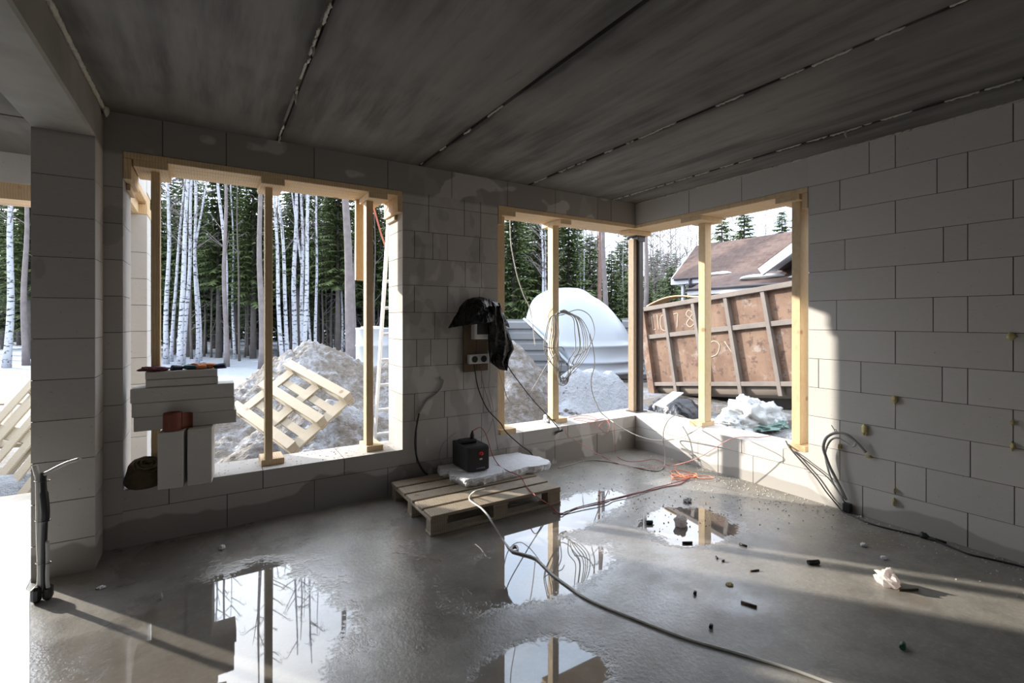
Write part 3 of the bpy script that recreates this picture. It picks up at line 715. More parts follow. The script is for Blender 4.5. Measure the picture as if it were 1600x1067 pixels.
# ------------------------------------------------------------------ meter board with black film on the pier
t = empty('meter_board', (2.22, YA, 1.065), 'wooden board with white electric meter and sockets on the block pier', 'electric panel'); o = V(t.location)
def P_(nm, m, fn):
    mb = MB(); fn(mb); return mb.build(nm, m, t, origin=o)
ob = P_('backboard', M_['board_brown'], lambda mb: [mb.bevbox(2.09, 2.225, YA - 0.027, YA - 0.002, 1.065, 1.62, 0.003), mb.bevbox(2.229, 2.36, YA - 0.027, YA - 0.002, 1.07, 1.615, 0.003)]); ob.location = (0, 0, 0)
ob = P_('meter', M_['white_plastic'], lambda mb: mb.bevbox(2.165, 2.335, YA - 0.115, YA - 0.028, 1.385, 1.58, 0.008)); ob.location = (0, 0, 0)
mp = ob
mb = MB(); mb.bevbox(2.19, 2.325, YA - 0.119, YA - 0.112, 1.432, 1.565, 0.003); ob = mb.build('meter_window', M_['black'], mp, origin=o); ob.location = (0, 0, 0)
ob = P_('socket_box', M_['white_plastic'], lambda mb: mb.bevbox(2.125, 2.345, YA - 0.075, YA - 0.028, 1.145, 1.235, 0.006)); ob.location = (0, 0, 0); sb = ob
for k, x in enumerate((2.185, 2.285)):
    mb = MB(); mb.cyl((x, YA - 0.080, 1.19), (x, YA - 0.072, 1.19), 0.032, n=20); ob = mb.build('socket', M_['black'] if k == 0 else M_['blackgrey'], sb, origin=o); ob.location = (0, 0, 0)
# film: hood over the meter and a hanging tail
def lerp_poly(P, u):
    n = len(P) - 1; f = u * n; i = min(int(f), n - 1); return P[i].lerp(P[i + 1], f - i)
top = [onY(x, y, YA - 0.03) for x, y in ((721, 476), (727, 468), (745, 464), (765, 469), (781, 474))]
bot = [onY(x, y, YA - 0.05) for x, y in ((700, 513), (722, 508), (742, 505), (764, 500), (795, 512))]
def hood(u, v):
    a, b_ = lerp_poly(top, u), lerp_poly(bot, u); p = a.lerp(b_, v)
    bul = 0.17 * math.sin(math.pi * min(1, max(0, (u - 0.08) / 0.86))) ** 0.7 * (0.35 + 0.65 * math.sin(min(1, v * 1.3) * math.pi / 2))
    fold = 0.018 * math.sin(u * 17 + v * 5 * math.sin(u * 4)) * v + 0.02 * noise.noise(V((u * 5, v * 4, 2)))
    return p + V((0, -bul - fold, 0.010 * noise.noise(V((u * 7, v * 6, 7)))))
lf = [onY(x, y, YA - 0.13) for x, y in ((758, 478), (761, 500), (764, 522), (762, 545), (762, 565), (780, 577))]
rt = [onY(x, y, YA - 0.13) for x, y in ((782, 478), (786, 500), (794, 520), (801, 545), (794, 561), (789, 578))]
def tail(u, v):
    p = lerp_poly(lf, v).lerp(lerp_poly(rt, v), u)
    return p + V((0, -0.07 * math.sin(math.pi * u) + 0.025 * math.sin(u * 14 + v * 6) + 0.02 * noise.noise(V((u * 4, v * 6, 5))), 0.01 * noise.noise(V((u * 6, v * 3, 1)))))
mb = MB(); mb.grid(40, 18, hood); mb.grid(18, 34, tail)
ob = mb.build('black_film_bag', M_['film']); ob.modifiers.new('solid', 'SOLIDIFY').thickness = 0.003
tag(ob, 'glossy black plastic film draped over the electric meter on the pier', 'film')

# ------------------------------------------------------------------ pallets
def pallet(name, label, M, matl, W_=1.2, D_=0.8, ntop=5, grp=None, flip=False, bwid=None):
    t = empty(name, None, label, 'pallet', grp, M=M); r2 = random.Random(len(label))
    F = Matrix.Rotation(math.pi, 4, 'X') if flip else Matrix.Identity(4)
    bw = bwid or (D_ - 0.024 * (ntop - 1)) / ntop
    for k in range(ntop):
        y = -D_ / 2 + bw / 2 + k * (D_ - bw) / (ntop - 1)
        mb = MB(); mb.bevbox(-W_ / 2 + jig(r2, 0.006), W_ / 2 + jig(r2, 0.006), y - bw / 2 + 0.004, y + bw / 2 - 0.004, 0.122, 0.144, 0.003, F); mb.build('deck_board', matl, t)
    for x in (-W_ / 2 + 0.07, 0, W_ / 2 - 0.07):
        mb = MB(); mb.bevbox(x - 0.07, x + 0.07, -D_ / 2 + 0.004, D_ / 2 - 0.004, 0.1, 0.1215, 0.003, F); mb.build('stringer_board', matl, t)
    for x in (-W_ / 2 + 0.07, 0, W_ / 2 - 0.07):
        for y in (-D_ / 2 + 0.055, 0, D_ / 2 - 0.055):
            mb = MB(); mb.bevbox(x - 0.066, x + 0.066, y - 0.047, y + 0.047, 0.0225, 0.0995, 0.003, F); mb.build('block', matl, t)
    for y in (-D_ / 2 + 0.055, 0, D_ / 2 - 0.055):
        mb = MB(); mb.bevbox(-W_ / 2, W_ / 2, y - 0.052, y + 0.052, 0, 0.022, 0.003, F); mb.build('bottom_board', matl, t)
    return t
pallet('pallet', 'worn wooden pallet on the wet floor under the black power unit', Matrix.Translation((1.955, 3.745, 0.001)), M_['pallet'], 1.19, 0.90, 5)
Rl = Matrix(((0.396, 0.784, -0.477), (-0.881, 0.178, -0.439), (-0.259, 0.594, 0.761))).to_4x4()
pallet('pallet', 'pale wooden pallet leaning on the dirt heap outside the left window', Matrix.Translation((0.752, 5.949, 0.68)) @ Rl, M_['pallet_pale'], 1.2, 0.85, 5, flip=True, bwid=0.10)
pa = onD(14, 690, 5.6)
for i, (lab, loc, rx, rz) in enumerate((('pale pallet leaning outside the left opening, its slats running up to the right', (-1.55, 6.95, 0.30), 52, -28), ('pale pallet lying behind the leaning one outside the left opening', (-1.75, 7.75, 0.30), 18, 20))):
    pallet('pallet', lab, Matrix.Translation(loc) @ Matrix.Rotation(math.radians(rz), 4, 'Z') @ Matrix.Rotation(math.radians(rx), 4, 'X') @ Matrix.Rotation(math.radians(78), 4, 'Z'), M_['pallet_pale'], 1.2, 0.9, 6, bwid=0.095)
# foam slab
t_out = [(1.845, 3.70), (2.0, 3.69), (2.2, 3.715), (2.36, 3.705), (2.50, 3.735), (2.62, 3.70), (2.74, 3.715), (2.80, 3.78), (2.79, 3.95), (2.72, 4.10), (2.70, 4.21), (2.3, 4.215), (1.95, 4.20), (1.80, 4.21), (1.775, 4.10), (1.84, 4.02), (1.80, 3.92), (1.83, 3.80)]
mb = MB(); r2 = random.Random(5); ring = []
for i, (x, y) in enumerate(t_out):
    x2, y2 = t_out[(i + 1) % len(t_out)]
    for k in range(5):
        f = k / 5; ring.append((x + (x2 - x) * f + jig(r2, 0.006), y + (y2 - y) * f + jig(r2, 0.006)))
cxy = (2.29, 3.95); n = len(ring); vs = []
for (sc, z) in ((0.975, 0.146), (1.0, 0.162), (1.005, 0.180), (0.995, 0.198), (0.985, 0.211)):
    for (x, y) in ring: vs.append((cxy[0] + (x - cxy[0]) * sc + jig(r2, 0.007), cxy[1] + (y - cxy[1]) * sc + jig(r2, 0.007), z + jig(r2, 0.002)))
fs = [tuple(reversed(range(n)))] + [tuple(range(4 * n, 5 * n))]
for j in range(4):
    for i in range(n): fs.append((j * n + i, j * n + (i + 1) % n, (j + 1) * n + (i + 1) % n, (j + 1) * n + i))
mb.add(vs, fs); tag(mb.build('foam_slab', M_['foam']), 'white broken-edged foam slab lying on the pallet', 'foam slab')
# power unit
U0 = V((1.945, 3.842, 0.2135)); uw, ud, uh = 0.212, 0.345, 0.222
t = empty('power_unit', U0, 'black box-shaped power unit with red display on the foam slab', 'power unit')
mb = MB(); mb.bevbox(0, uw, 0.03, ud, 0, uh, 0.006); mb.build('casing', M_['blackgrey'], t)
mb = MB(); mb.bevbox(0.001, uw - 0.001, 0, 0.03, 0.004, uh - 0.001, 0.012)
fp = mb.build('front_panel', M_['black'], t)
mb = MB(); n = 24; c = (uw * 0.56, uh * 0.70)
mb.cyl((c[0], 0.001, c[1]), (c[0], -0.004, c[1]), 0.032, n=28); mb.build('display', plain('dark_red_glass', (0.03, 0.004, 0.004), 0.15), fp)
em, ent, eb = mat('red_display_light'); setc(ent, eb, (0.5, 0.01, 0.01)); eb.inputs['Emission Color'].default_value = (1, 0.05, 0.04, 1); eb.inputs['Emission Strength'].default_value = 0.08
mb = MB()
for k in range(7):
    a = math.radians(150 - k * 30)
    b2 = math.radians(150 - (k + 1) * 30)
    if k < 6: mb.tube([(c[0] + 0.022 * math.cos(a), -0.005, c[1] + 0.018 * math.sin(a)), (c[0] + 0.022 * math.cos(b2), -0.005, c[1] + 0.018 * math.sin(b2))], 0.0035, 6)
mb.tube([(c[0] - 0.012, -0.005, c[1] - 0.004), (c[0], -0.005, c[1] + 0.006), (c[0] + 0.010, -0.005, c[1] - 0.014), (c[0] + 0.016, -0.005, c[1] + 0.002)], 0.0035, 6)
mb.build('display_digits', em, fp)
mb = MB(); mb.bevbox(uw * 0.50, uw * 0.50 + 0.028, -0.004, 0.001, uh * 0.47, uh * 0.47 + 0.014, 0.002); mb.build('button', M_['white_plastic'], fp)
mb = MB()
for k, h_ in enumerate((9, 7, 9, 8, 9, 7, 9)):
    mb.box(uw * 0.36 + k * 0.0125, uw * 0.36 + k * 0.0125 + 0.009, -0.001, 0.001, 0.026, 0.026 + h_ * 0.001)
mb.build('lettering', plain('grey_lettering', (0.30, 0.31, 0.33), 0.5), fp)
t = empty('power_socket', (2.035, 4.04, U0.z + uh), 'black socket block with a plug standing in it on top of the power unit', 'socket')
mb = MB(); mb.bevbox(-0.085, 0.075, -0.055, 0.055, 0, 0.032, 0.010); mb.build('body', M_['black'], t)
mb = MB(); mb.tube(spline([(0.045, 0, 0.03), (0.045, 0, 0.055), (0.047, 0, 0.085), (0.05, 0, 0.105)], 4), [0.020] * 6 + [0.017, 0.014, 0.012, 0.010, 0.008, 0.007, 0.006], 12); mb.build('plug', M_['black'], t)

# ------------------------------------------------------------------ cables
def cable(name, pts, r_, m, label, cat='cable', n=7, smooth_=9, grp=None, extra=()):
    mb = MB(); mb.tube(spline(pts, smooth_), r_, n)
    for e in extra: mb.tube(spline(e, smooth_), r_, n)
    return tag(mb.build(name, m), label, cat, grp)
def Z0(L, h=0.006): return [onZ(x, y, h) for x, y in L]
# coil on the prop
hub = onY(879, 489, 4.385); r2 = random.Random(11); mb = MB()
tie = onY(881, 590, 4.385)
for (xl, xr, yb, dd) in ((852, 921, 597, 0), (858, 914, 595, 0.01), (864, 905, 600, 0.02), (850, 906, 585, 0.015), (866, 899, 602, 0.03), (861, 917, 592, 0.0), (870, 911, 598, 0.025)):
    dy = 4.385 - dd
    L = [(876 + jig(r2, 6), 488 + jig(r2, 3)), ((xl + 876) / 2 - 3, 496), (xl + 3, 520), (xl, 543), (xl + 7, 562), (874 + jig(r2, 2), yb - 6), (880 + jig(r2, 3), yb), (888, yb - 8), (xr - 11, 566), (xr, 545), (xr - 1, 520), ((xr + 884) / 2 + 4, 497), (882 + jig(r2, 5), 487 + jig(r2, 3)), (876, 489)]
    mb.tube(spline([onY(x, y, dy) for x, y in L], 6), 0.0052, 6)
mb.tube(spline([onY(x, y, 4.37) for x, y in ((884, 489), (905, 484), (922, 494), (929, 517), (923, 537), (911, 550), (897, 557))], 7), 0.0052, 6)
mb.tube(spline([onY(x, y, 4.37) for x, y in ((850, 541), (862, 544), (877, 542), (882, 548))], 7), 0.0052, 6)
mb.tube(spline([onY(x, y, 4.375) for x, y in ((879, 588), (883, 600), (888, 592), (880, 590))], 7), 0.006, 6)
tag(mb.build('cable_coil', M_['cable_grey']), 'coil of grey cable hung in loops on the pine prop', 'cable coil')
L = [(921, 520, 5.35), (927, 545, 5.35), (929, 570, 5.35), (924, 592, 5.38), (926, 615, 5.42), (937, 641, 5.5), (943, 648, 5.52)]
pts = [onD(*p) for p in L] + [onZ(953, 656, SILL + 0.006), onZ(958, 659.5, SILL + 0.006)] + [onD(x, y, d) for x, y, d in ((970, 667.5, 5.56), (998, 681.5, 5.42), (1026, 688, 5.38), (1055, 685.5, 5.42))] + [onZ(x, y, SILL + 0.006) for x, y in ((1080, 676), (1100, 664), (1122, 661), (1142, 663))]
cable('cable', pts, 0.0055, M_['cable_pale'], 'pale cable running from the coil across the corner to the right sill')
pts = [onZ(x, y, SILL + 0.006) for x, y in ((1078, 658), (1070, 652))] + [onD(x, y, d) for x, y, d in ((1058, 648.4, 5.55), (1046, 654.5, 5.45), (1037.6, 670, 5.40), (1036, 688, 5.38), (1038.5, 703, 5.36), (1038.8, 722, 5.25))] + Z0([(1034, 733), (1023, 735.5), (1000, 731.5), (965, 724), (935, 719.5), (912, 720), (895, 725), (872, 731)])
cable('cable', pts, 0.0055, M_['cable_grey'], 'grey cable arching off the right sill down to the floor in the corner')
# red wire on the sill and floor
sl_ = SILL + 0.005
pts = [onZ(x, y, sl_) for x, y in ((889, 652), (905, 649), (922, 650), (932, 655), (925, 660), (908, 657), (896, 655), (910, 653), (930, 656), (943, 654), (951, 660))]
pts += [onD(x, y, 5.44) for x, y in ((952.5, 668), (950, 675), (944, 675), (936, 666))] + [onZ(945, 658, sl_), onZ(953, 658, sl_), onZ(957, 659, sl_)] + [onD(x, y, d) for x, y, d in ((959, 668, 5.52), (961, 690, 5.50))]
pts += Z0([(962, 706), (967, 715), (980, 720.5), (1000, 720.5), (1018, 717.5), (1032, 720), (1040, 725), (1046, 727)], 0.005)
cable('wire', pts, 0.0033, M_['cable_red'], 'thin red wire tangled on the sill and hanging to the floor by the corner', 'wire', 6)
pts = [onD(x, y, 5.3) for x, y in ((884, 671), (887, 680))] + [onD(x, y, d) for x, y, d in ((912, 696, 5.2), (930, 707, 5.15))] + Z0([(940, 712), (958, 721), (982, 728.5), (1009, 731), (1035, 729)], 0.016) + [onD(x, y, d) for x, y, d in ((1061, 725, 4.98), (1088, 716.5, 4.85), (1114, 702, 4.72), (1131, 691, 4.64), (1147, 684.5, 4.6))] + [onZ(x, y, SILL + 0.005) for x, y in ((1165, 682.5), (1185, 683), (1205, 680.5))]
cable('wire', pts, 0.0035, plain('pink_wire', (0.58, 0.26, 0.22), 0.5), 'pinkish wire sagging from the sill over the floor up to the right sill', 'wire', 6)
# orange coil on the floor
mb = MB()
def PX(L, h): return [onZ(x, y, h) for x, y in L]
mb.tube(spline(PX([(1056, 729), (1055, 733), (1059, 738), (1066, 742), (1073, 744), (1080, 743), (1086, 746), (1089, 741), (1083, 739), (1072, 741), (1062, 742), (1050, 740), (1048, 736), (1053, 735), (1065, 735), (1078, 738)], 0.010), 7), 0.0042, 6)
mb.tube(spline(PX([(1072, 745), (1060, 746), (1052, 746), (1049, 742), (1056, 742), (1070, 746), (1080, 746.5), (1090, 744), (1100, 743.5), (1110, 744.5), (1114, 747), (1108, 748.5), (1097, 747.5), (1090, 745.5), (1083, 742), (1075, 743)], 0.018), 7), 0.0042, 6)
mb.tube(spline(PX([(1074, 747), (1066, 744), (1054, 745), (1050, 748), (1062, 749), (1072, 747.5), (1084, 742), (1089, 744)], 0.014), 7), 0.0042, 6)
tag(mb.build('wire_coil', M_['cable_orange']), 'small heap of bright orange wire loops on the floor by the right wall', 'wire coil')
A1 = [(1073, 750), (1060, 757), (1040, 760), (1020, 765), (1000, 768.5), (966, 777), (929, 786), (900, 793.5), (877, 802), (866, 795)]
A2 = [(1078, 748), (1062, 752), (1042, 757.5), (1020, 763), (990, 772.5), (960, 779), (945, 786), (910, 793), (885, 799), (876, 803), (862, 794)]
k1 = Z0(A1, 0.006)
up = [onY(854, 786, 3.262), onZ(838, 775, 0.151), onZ(826, 764, 0.151), onZ(818, 752, 0.16), onZ(811, 743, 0.212), onZ(794, 736, 0.212), onZ(780, 727, 0.212), onD(770, 712, 4.62), onD(764.5, 695, 4.60), onD(759, 678, 4.58), onD(751.5, 668, 4.56), onD(745, 669.5, 4.53), V((2.085, 4.04, U0.z + uh + 0.10))]
cable('wire', k1 + up, 0.0042, M_['cable_red'], 'red cable from the power unit plug over the pallet to the orange coil')
cable('wire', Z0(A2, 0.012) , 0.0042, plain('dark_red_wire', (0.28, 0.07, 0.07), 0.5), 'dark red cable twisted beside the red one on the wet floor', 'cable')
# white cable over the floor
pts = [onZ(757, 764, 0.215), onZ(742, 768, 0.212), onZ(735, 774, 0.152), onZ(734, 781, 0.152), onZ(745, 789, 0.152), onZ(752, 794, 0.152), onZ(762, 805, 0.151)] + [onZ(771, 820, 0.11)] + Z0([(783, 840), (796, 856), (803, 861), (809, 859), (807, 853), (801, 854), (800, 860), (812, 864), (835, 871), (850, 884), (864, 898), (890, 917), (909.5, 931), (940, 946), (989, 965.5), (1069, 996), (1148, 1019), (1228, 1043), (1287, 1064), (1350, 1088)], 0.007)
cable('cable', pts, 0.0068, M_['cable_pale'], 'white cable running from the pallet across the floor to the foreground')
# cables from the meter board
Yw = YA - 0.03
pts = [onY(x, y, Yw) for x, y in ((741, 566), (742, 577), (746, 602), (753, 622), (763, 641), (782, 661))] + [onY(x, y, YA - 0.06) for x, y in ((791, 675), (813, 695))] + [onY(829, 707, YA - 0.05), onY(838, 722, YA - 0.04), onZ(848, 731, 0.006)]
cable('cable', pts, 0.006, M_['cable_black'], 'black cable hanging from the sockets and running behind the foam slab')
cable('cable', [onY(x, y, Yw) for x, y in ((766, 566), (765, 590), (764, 605), (767, 620), (770, 635), (770, 652), (766, 668), (758, 680), (748, 684), (738, 683))], 0.0035, M_['cable_grey'], 'thin grey wire hanging from the meter board to the power unit', 'wire')
cable('cable', [onY(x, y, Yw) for x, y in ((751, 566), (753, 590), (758, 610), (766, 635), (772, 662), (776, 690), (781, 715))] + [onZ(786, 735, 0.208), onZ(786, 748, 0.2)], 0.0028, plain('thin_mauve_wire', (0.20, 0.15, 0.16), 0.5), 'very thin dark wire hanging down to the foam slab', 'wire')
cable('cable', [onY(x, y, YA - 0.08) for x, y in ((778, 572), (783, 590), (788, 606), (792, 620), (800, 630), (813, 630), (826, 617), (836, 602), (844, 588), (852, 574), (860, 562), (868, 553))], 0.0045, M_['cable_pale'], 'pale cable looping from the black film to the cable coil')
cable('cable', [onY(x, y, YA - 0.08) for x, y in ((789, 562), (798, 579), (811, 597), (833, 625), (856, 650), (873, 669))], 0.0055, M_['cable_black'], 'dark straight cable from the black film down to the hammer')
cable('conduit', [onY(x, y, YA - 0.02) for x, y in ((687, 590), (693, 594), (690, 605), (684, 613), (676, 620), (667, 626), (660, 637), (655, 646))], 0.011, M_['conduit'], 'grey ribbed conduit sticking out of the pier left of the meter', 'conduit', 10)
cable('cable', [onY(x, y, YA - 0.02) for x, y in ((655, 645), (652, 660), (649, 680), (649, 700), (653, 720), (662, 736), (668, 741))], 0.0085, M_['cable_black'], 'thick black cable hanging from the conduit down behind the pallet', 'cable', 8)
cable('cable', [onY(x, y, YA - 0.03) for x, y in ((712, 676), (703, 683), (693, 692), (688, 704), (687, 716), (691, 726))], 0.003, M_['cable_grey'], 'thin grey wire curving left of the power unit', 'wire')
cable('cable', [onY(796, 338, YA + TH - 0.01)] + [onY(x, y, YA + TH + 0.02) for x, y in ((797, 352), (798, 378), (801, 397), (808, 431), (818, 461), (827, 480), (832, 505), (836, 540))], 0.006, M_['cable_pale'], 'pale cable hanging outside from the formwork beside the first corner prop')
cable('rope', [onY(580, 308, YA + TH - 0.02), onD(587, 335, 4.78), onD(596, 367, 4.95), onD(607, 398, 5.05)], 0.008, plain('red_rope', (0.62, 0.20, 0.16), 0.7), 'red rope running from the formwork to the top of the ladder', 'rope')
# right wall: conduit loops and black cables
Xw = XB - 0.025
t = empty('conduit', onX(1324, 788, XB - 0.04), 'grey conduit loop standing out of the right wall above a black box', 'conduit'); o = V(t.location)
mb = MB(); mb.tube(spline([onX(x, y, XB - 0.03 - 0.05 * math.sin(i / 12 * math.pi)) for i, (x, y) in enumerate(((1322, 781), (1313, 762), (1304, 744), (1296, 728), (1290, 712), (1286.5, 699), (1290, 686), (1297, 679.5), (1306, 676.5), (1318, 677), (1330, 684), (1341, 694), (1353, 707)))], 7), 0.0115, 10)
ob = mb.build('thick_pipe', M_['conduit'], t, origin=o); ob.location = (0, 0, 0)
mb = MB(); mb.tube(spline([onX(x, y, XB - 0.05) for x, y in ((1318, 780), (1303, 757), (1295, 737), (1290, 716), (1290.5, 703), (1297, 689), (1307, 684), (1318, 689), (1329, 696.5), (1335, 696), (1336, 689), (1327, 680), (1316, 676))], 7), 0.008, 8)
ob = mb.build('thin_pipe', plain('pale_conduit', (0.55, 0.54, 0.52), 0.5), t, origin=o); ob.location = (0, 0, 0)
mb = MB()
for L in (((1306, 677), (1303, 670), (1299, 664)), ((1309, 677), (1306, 671), (1304, 671))): mb.tube([onX(x, y, XB - 0.06) for x, y in L], 0.003, 5)
ob = mb.build('wire_ends', M_['cable_black'], t, origin=o); ob.location = (0, 0, 0)
p = onX(1324.5, 787, XB - 0.02); mb = MB(); mb.bevbox(p.x - 0.03, p.x + 0.018, p.y - 0.03, p.y + 0.03, 0.0, 0.075, 0.008)
ob = mb.build('junction_box', M_['black'], t, origin=o); ob.location = (0, 0, 0)
pts = [onZ(1228, 689, SILL + 0.058), onZ(1232, 697, SILL + 0.03)] + [onX(x, y, XB - 0.02) for x, y in ((1240, 707), (1260, 729), (1276, 747), (1290, 767), (1303, 783))] + Z0([(1318, 800), (1330, 805), (1357, 817), (1385, 825), (1410, 831), (1440, 838), (1462, 845), (1490, 856), (1515, 866), (1559, 876), (1600, 886), (1660, 903)], 0.006)
cable('cable', pts, 0.0058, M_['cable_black'], 'black cable from the right sill along the foot of the right wall')
cable('cable', [onZ(1231, 694, SILL + 0.03)] + [onX(x, y, XB - 0.025) for x, y in ((1241, 706), (1260, 720), (1290, 743), (1302, 757), (1312, 773), (1321, 786))], 0.0045, M_['cable_black'], 'thin black cable from the right sill to the black box at the wall')
mb = MB(); p = onZ(1444, 841, 0.0); mb.blob(p + V((0, 0, 0.018)), (0.02, 0.028, 0.024), 4, 0.4, nu=12, nv=8, flat=0.0); mb.tube([p + V((0, -0.02, 0.012)), p + V((0.02, -0.12, 0.010))], [0.013, 0.008], 8)
tag(mb.build('cable_joint', M_['cable_black']), 'taped lump in the black cable near the right wall', 'cable joint')
# foam blobs on the right wall
for i, (x, y, a, b_, lab) in enumerate(((1399, 624, 0.020, 0.028, 'yellow foam blob at a block joint above the other one on the right wall'), (1352, 671, 0.022, 0.042, 'largest yellow foam blob on the right wall, right of the conduit loop'),
        (1313, 697, 0.012, 0.026, 'small yellow foam blob inside the conduit loop'), (1358, 713, 0.028, 0.010, 'flat yellow foam smear at the end of the conduit loop'), (1398, 784, 0.010, 0.030, 'yellow foam drip low on the right wall'),
        (1399, 766, 0.005, 0.020, 'thin yellow foam run above the low drip on the right wall'), (1581, 525, 0.022, 0.024, 'yellow foam blob high at the right edge of the wall'), (1583, 660, 0.010, 0.018, 'yellow foam dab in an upright joint near the right edge'), (1583, 697, 0.014, 0.026, 'yellow foam dab below the other one near the right edge'))):
    p = onX(x, y, XB); mb = MB(); mb.blob(p + V((-0.008, 0, 0)), (0.022, a, b_), i + 40, 0.45, 2.2, 14, 9)
    tag(mb.build('foam_blob', M_['pufoam']), lab, 'foam blob', 'expanding foam blobs on the right wall')
# cable riser at the pillar
B0 = onZ(66, 938, 0.0); t = empty('cable_riser', B0, 'bundle of conduits rising from the floor in front of the pillar', 'conduit bundle'); o = V(t.location)
def rp(x, y, d=2.72): return onD(x, y, d)
mb = MB(); mb.tube(spline([rp(57, 921), rp(61, 912), rp(62, 890), rp(60.5, 850), rp(60, 820), rp(59.5, 780), rp(59, 752), rp(57, 738), rp(54, 727)], 6), [0.011] * 40 + [0.013] * 9, 10); ob = mb.build('pale_conduit', M_['cable_pale'], t, origin=o); ob.location = (0, 0, 0)
mb = MB(); mb.tube(spline([rp(68, 925), rp(68, 890), rp(69, 850), rp(70, 820), rp(71, 800), rp(69, 775), rp(67.5, 752), rp(68, 738)], 6), [0.013] * 20 + [0.019] * 12 + [0.014] * 11, 10); ob = mb.build('taped_cable', M_['black'], t, origin=o); ob.location = (0, 0, 0)
mb = MB(); mb.tube(spline([rp(75, 918), rp(74, 905), rp(74.5, 870), rp(74, 845)], 6), 0.009, 10); mb.tube(spline([rp(66, 930), rp(65, 890), rp(64.5, 850), rp(66, 800), rp(65, 760), rp(69, 742), rp(77, 737), rp(92, 729), rp(108, 722), rp(125, 717)], 6), 0.0105, 10); mb.tube(spline([rp(70, 741), rp(80, 735.5), rp(95, 729), rp(110, 720)], 6), 0.008, 8)
ob = mb.build('grey_conduit', M_['conduit'], t, origin=o); ob.location = (0, 0, 0)
mb = MB(); c0 = B0; mb.bevbox(c0.x - 0.045, c0.x + 0.0, c0.y - 0.03, c0.y + 0.03, 0, 0.085, 0.014); mb.bevbox(c0.x + 0.004, c0.x + 0.045, c0.y - 0.03, c0.y + 0.03, 0, 0.08, 0.014)
ob = mb.build('base', M_['black'], t, origin=o); ob.location = (0, 0, 0)
mb = MB()
for (x, y) in ((66, 751), (67, 813), (68, 879)): 
    p = rp(x, y, 2.72); mb.tube([p + RGT * (0.04 * math.cos(a)) + FWD * (0.022 * math.sin(a)) for a in [k * math.pi / 8 for k in range(17)]], 0.0018, 5)
ob = mb.build('wire_tie', M_['cable_black'], t, origin=o); ob.location = (0, 0, 0)
# hammer on the sill
t = empty('hammer', onZ(874, 668, SILL), 'pale-handled claw hammer hanging over the sill edge at the prop', 'hammer'); o = V(t.location)
h0 = onD(876, 671, 5.33); h1 = onZ(863, 652, SILL + 0.05) + V((-0.03, 0.10, 0.0))
mb = MB(); mb.tube([h0, h0.lerp(h1, 0.5), h1], [0.015, 0.021, 0.024], 10); ob = mb.build('handle', plain('pale_handle', (0.82, 0.80, 0.76), 0.5), t, origin=o); ob.location = (0, 0, 0)
mb = MB(); a_, b2 = onD(866, 676.5, 5.30), onD(877.5, 672, 5.30); mb.tube([b2 + (b2 - a_) * 0.15, b2, b2.lerp(a_, 0.35)], [0.016, 0.016, 0.012], 10)
for s in (0.010, -0.012): mb.tube(spline([b2.lerp(a_, 0.3), b2.lerp(a_, 0.7) + V((0, 0, s * 0.6)), a_ + V((0, 0, s - 0.008))], 4), [0.010] * 5 + [0.006] * 3 + [0.003], 8)
ob = mb.build('head', M_['steel'], t, origin=o); ob.location = (0, 0, 0)
mb = MB(); p = onZ(858, 660, SILL); mb.blob(p + V((0, 0.02, 0.03)), (0.06, 0.05, 0.045), 3, 0.5, 2.5, 18, 10, flat=SILL + 0.001, smooth=False)
tag(mb.build('film_scrap', M_['white_film']), 'scrap of white film on the sill left of the cable-coil prop', 'scrap')
# ------------------------------------------------------------------ debris on the floor
def scrap(x, y, r_, m, lab, seed, cat='scrap', amp=0.5, name='paper_scrap', grp=None, fl=0.0):
    p = onZ(x, y, fl); mb = MB(); mb.blob(p + V((0, 0, r_[2] * 0.7)), r_, seed, amp, 2.8, 18, 10, flat=fl + 0.001, smooth=False)
    return tag(mb.build(name, m), lab, cat, grp)
scrap(1063.5, 821, (0.055, 0.045, 0.042), M_['paper'], 'crumpled pinkish white paper in the middle of the puddle', 1)
scrap(1386, 914, (0.055, 0.06, 0.05), M_['paper'], 'crumpled white paper on the floor towards the lower right', 2)
scrap(1074, 784, (0.035, 0.03, 0.022), M_['foam'], 'small white lump near the orange wire coil', 3)
scrap(1140, 914, (0.022, 0.02, 0.006), plain('yellow_scrap', (0.5, 0.4, 0.2), 0.8), 'flat yellowish scrap in the sunlit strip of floor', 4)
scrap(1381, 873, (0.022, 0.018, 0.010), M_['foam'], 'white crumb on the floor above the crumpled paper', 5)
scrap(1350, 853, (0.022, 0.02, 0.012), M_['foam'], 'white crumb nearest the right wall', 6)
scrap(347, 858, (0.018, 0.018, 0.018), M_['foam'], 'white pebble on the dark floor below the left window', 7)
scrap(252, 936, (0.008, 0.008, 0.02), M_['foam'], 'tiny white chip standing on the dark floor at lower left', 8)
scrap(158, 919, (0.02, 0.016, 0.008), M_['foam'], 'white crumb on the floor in front of the pillar', 9)
def stick(x, y, L, r_, a, m, lab, name='cable_offcut', cat='offcut'):
    p = onZ(x, y, r_); d = V((math.cos(a), math.sin(a), 0)) * L / 2; mb = MB(); mb.tube([p - d, p + V((0, 0, 0.0)), p + d], r_, 7)
    return tag(mb.build(name, m), lab, cat, 'offcuts scattered on the floor')
stick(1014.6, 815.5, 0.05, 0.014, -0.5, M_['green'], 'green plastic piece at the far edge of the sunlit floor')
stick(1410.5, 1008.5, 0.045, 0.013, 0.3, M_['green'], 'green plastic piece at the lower right of the floor')
stick(1074, 847.5, 0.07, 0.008, -0.5, M_['black'], 'black offcut in the puddle below the crumpled paper')
stick(1161, 851.5, 0.05, 0.008, -1.4, M_['black'], 'short black offcut standing out right of the puddle')
stick(1271, 878, 0.075, 0.014, -0.45, M_['black'], 'thick black offcut near the right wall')
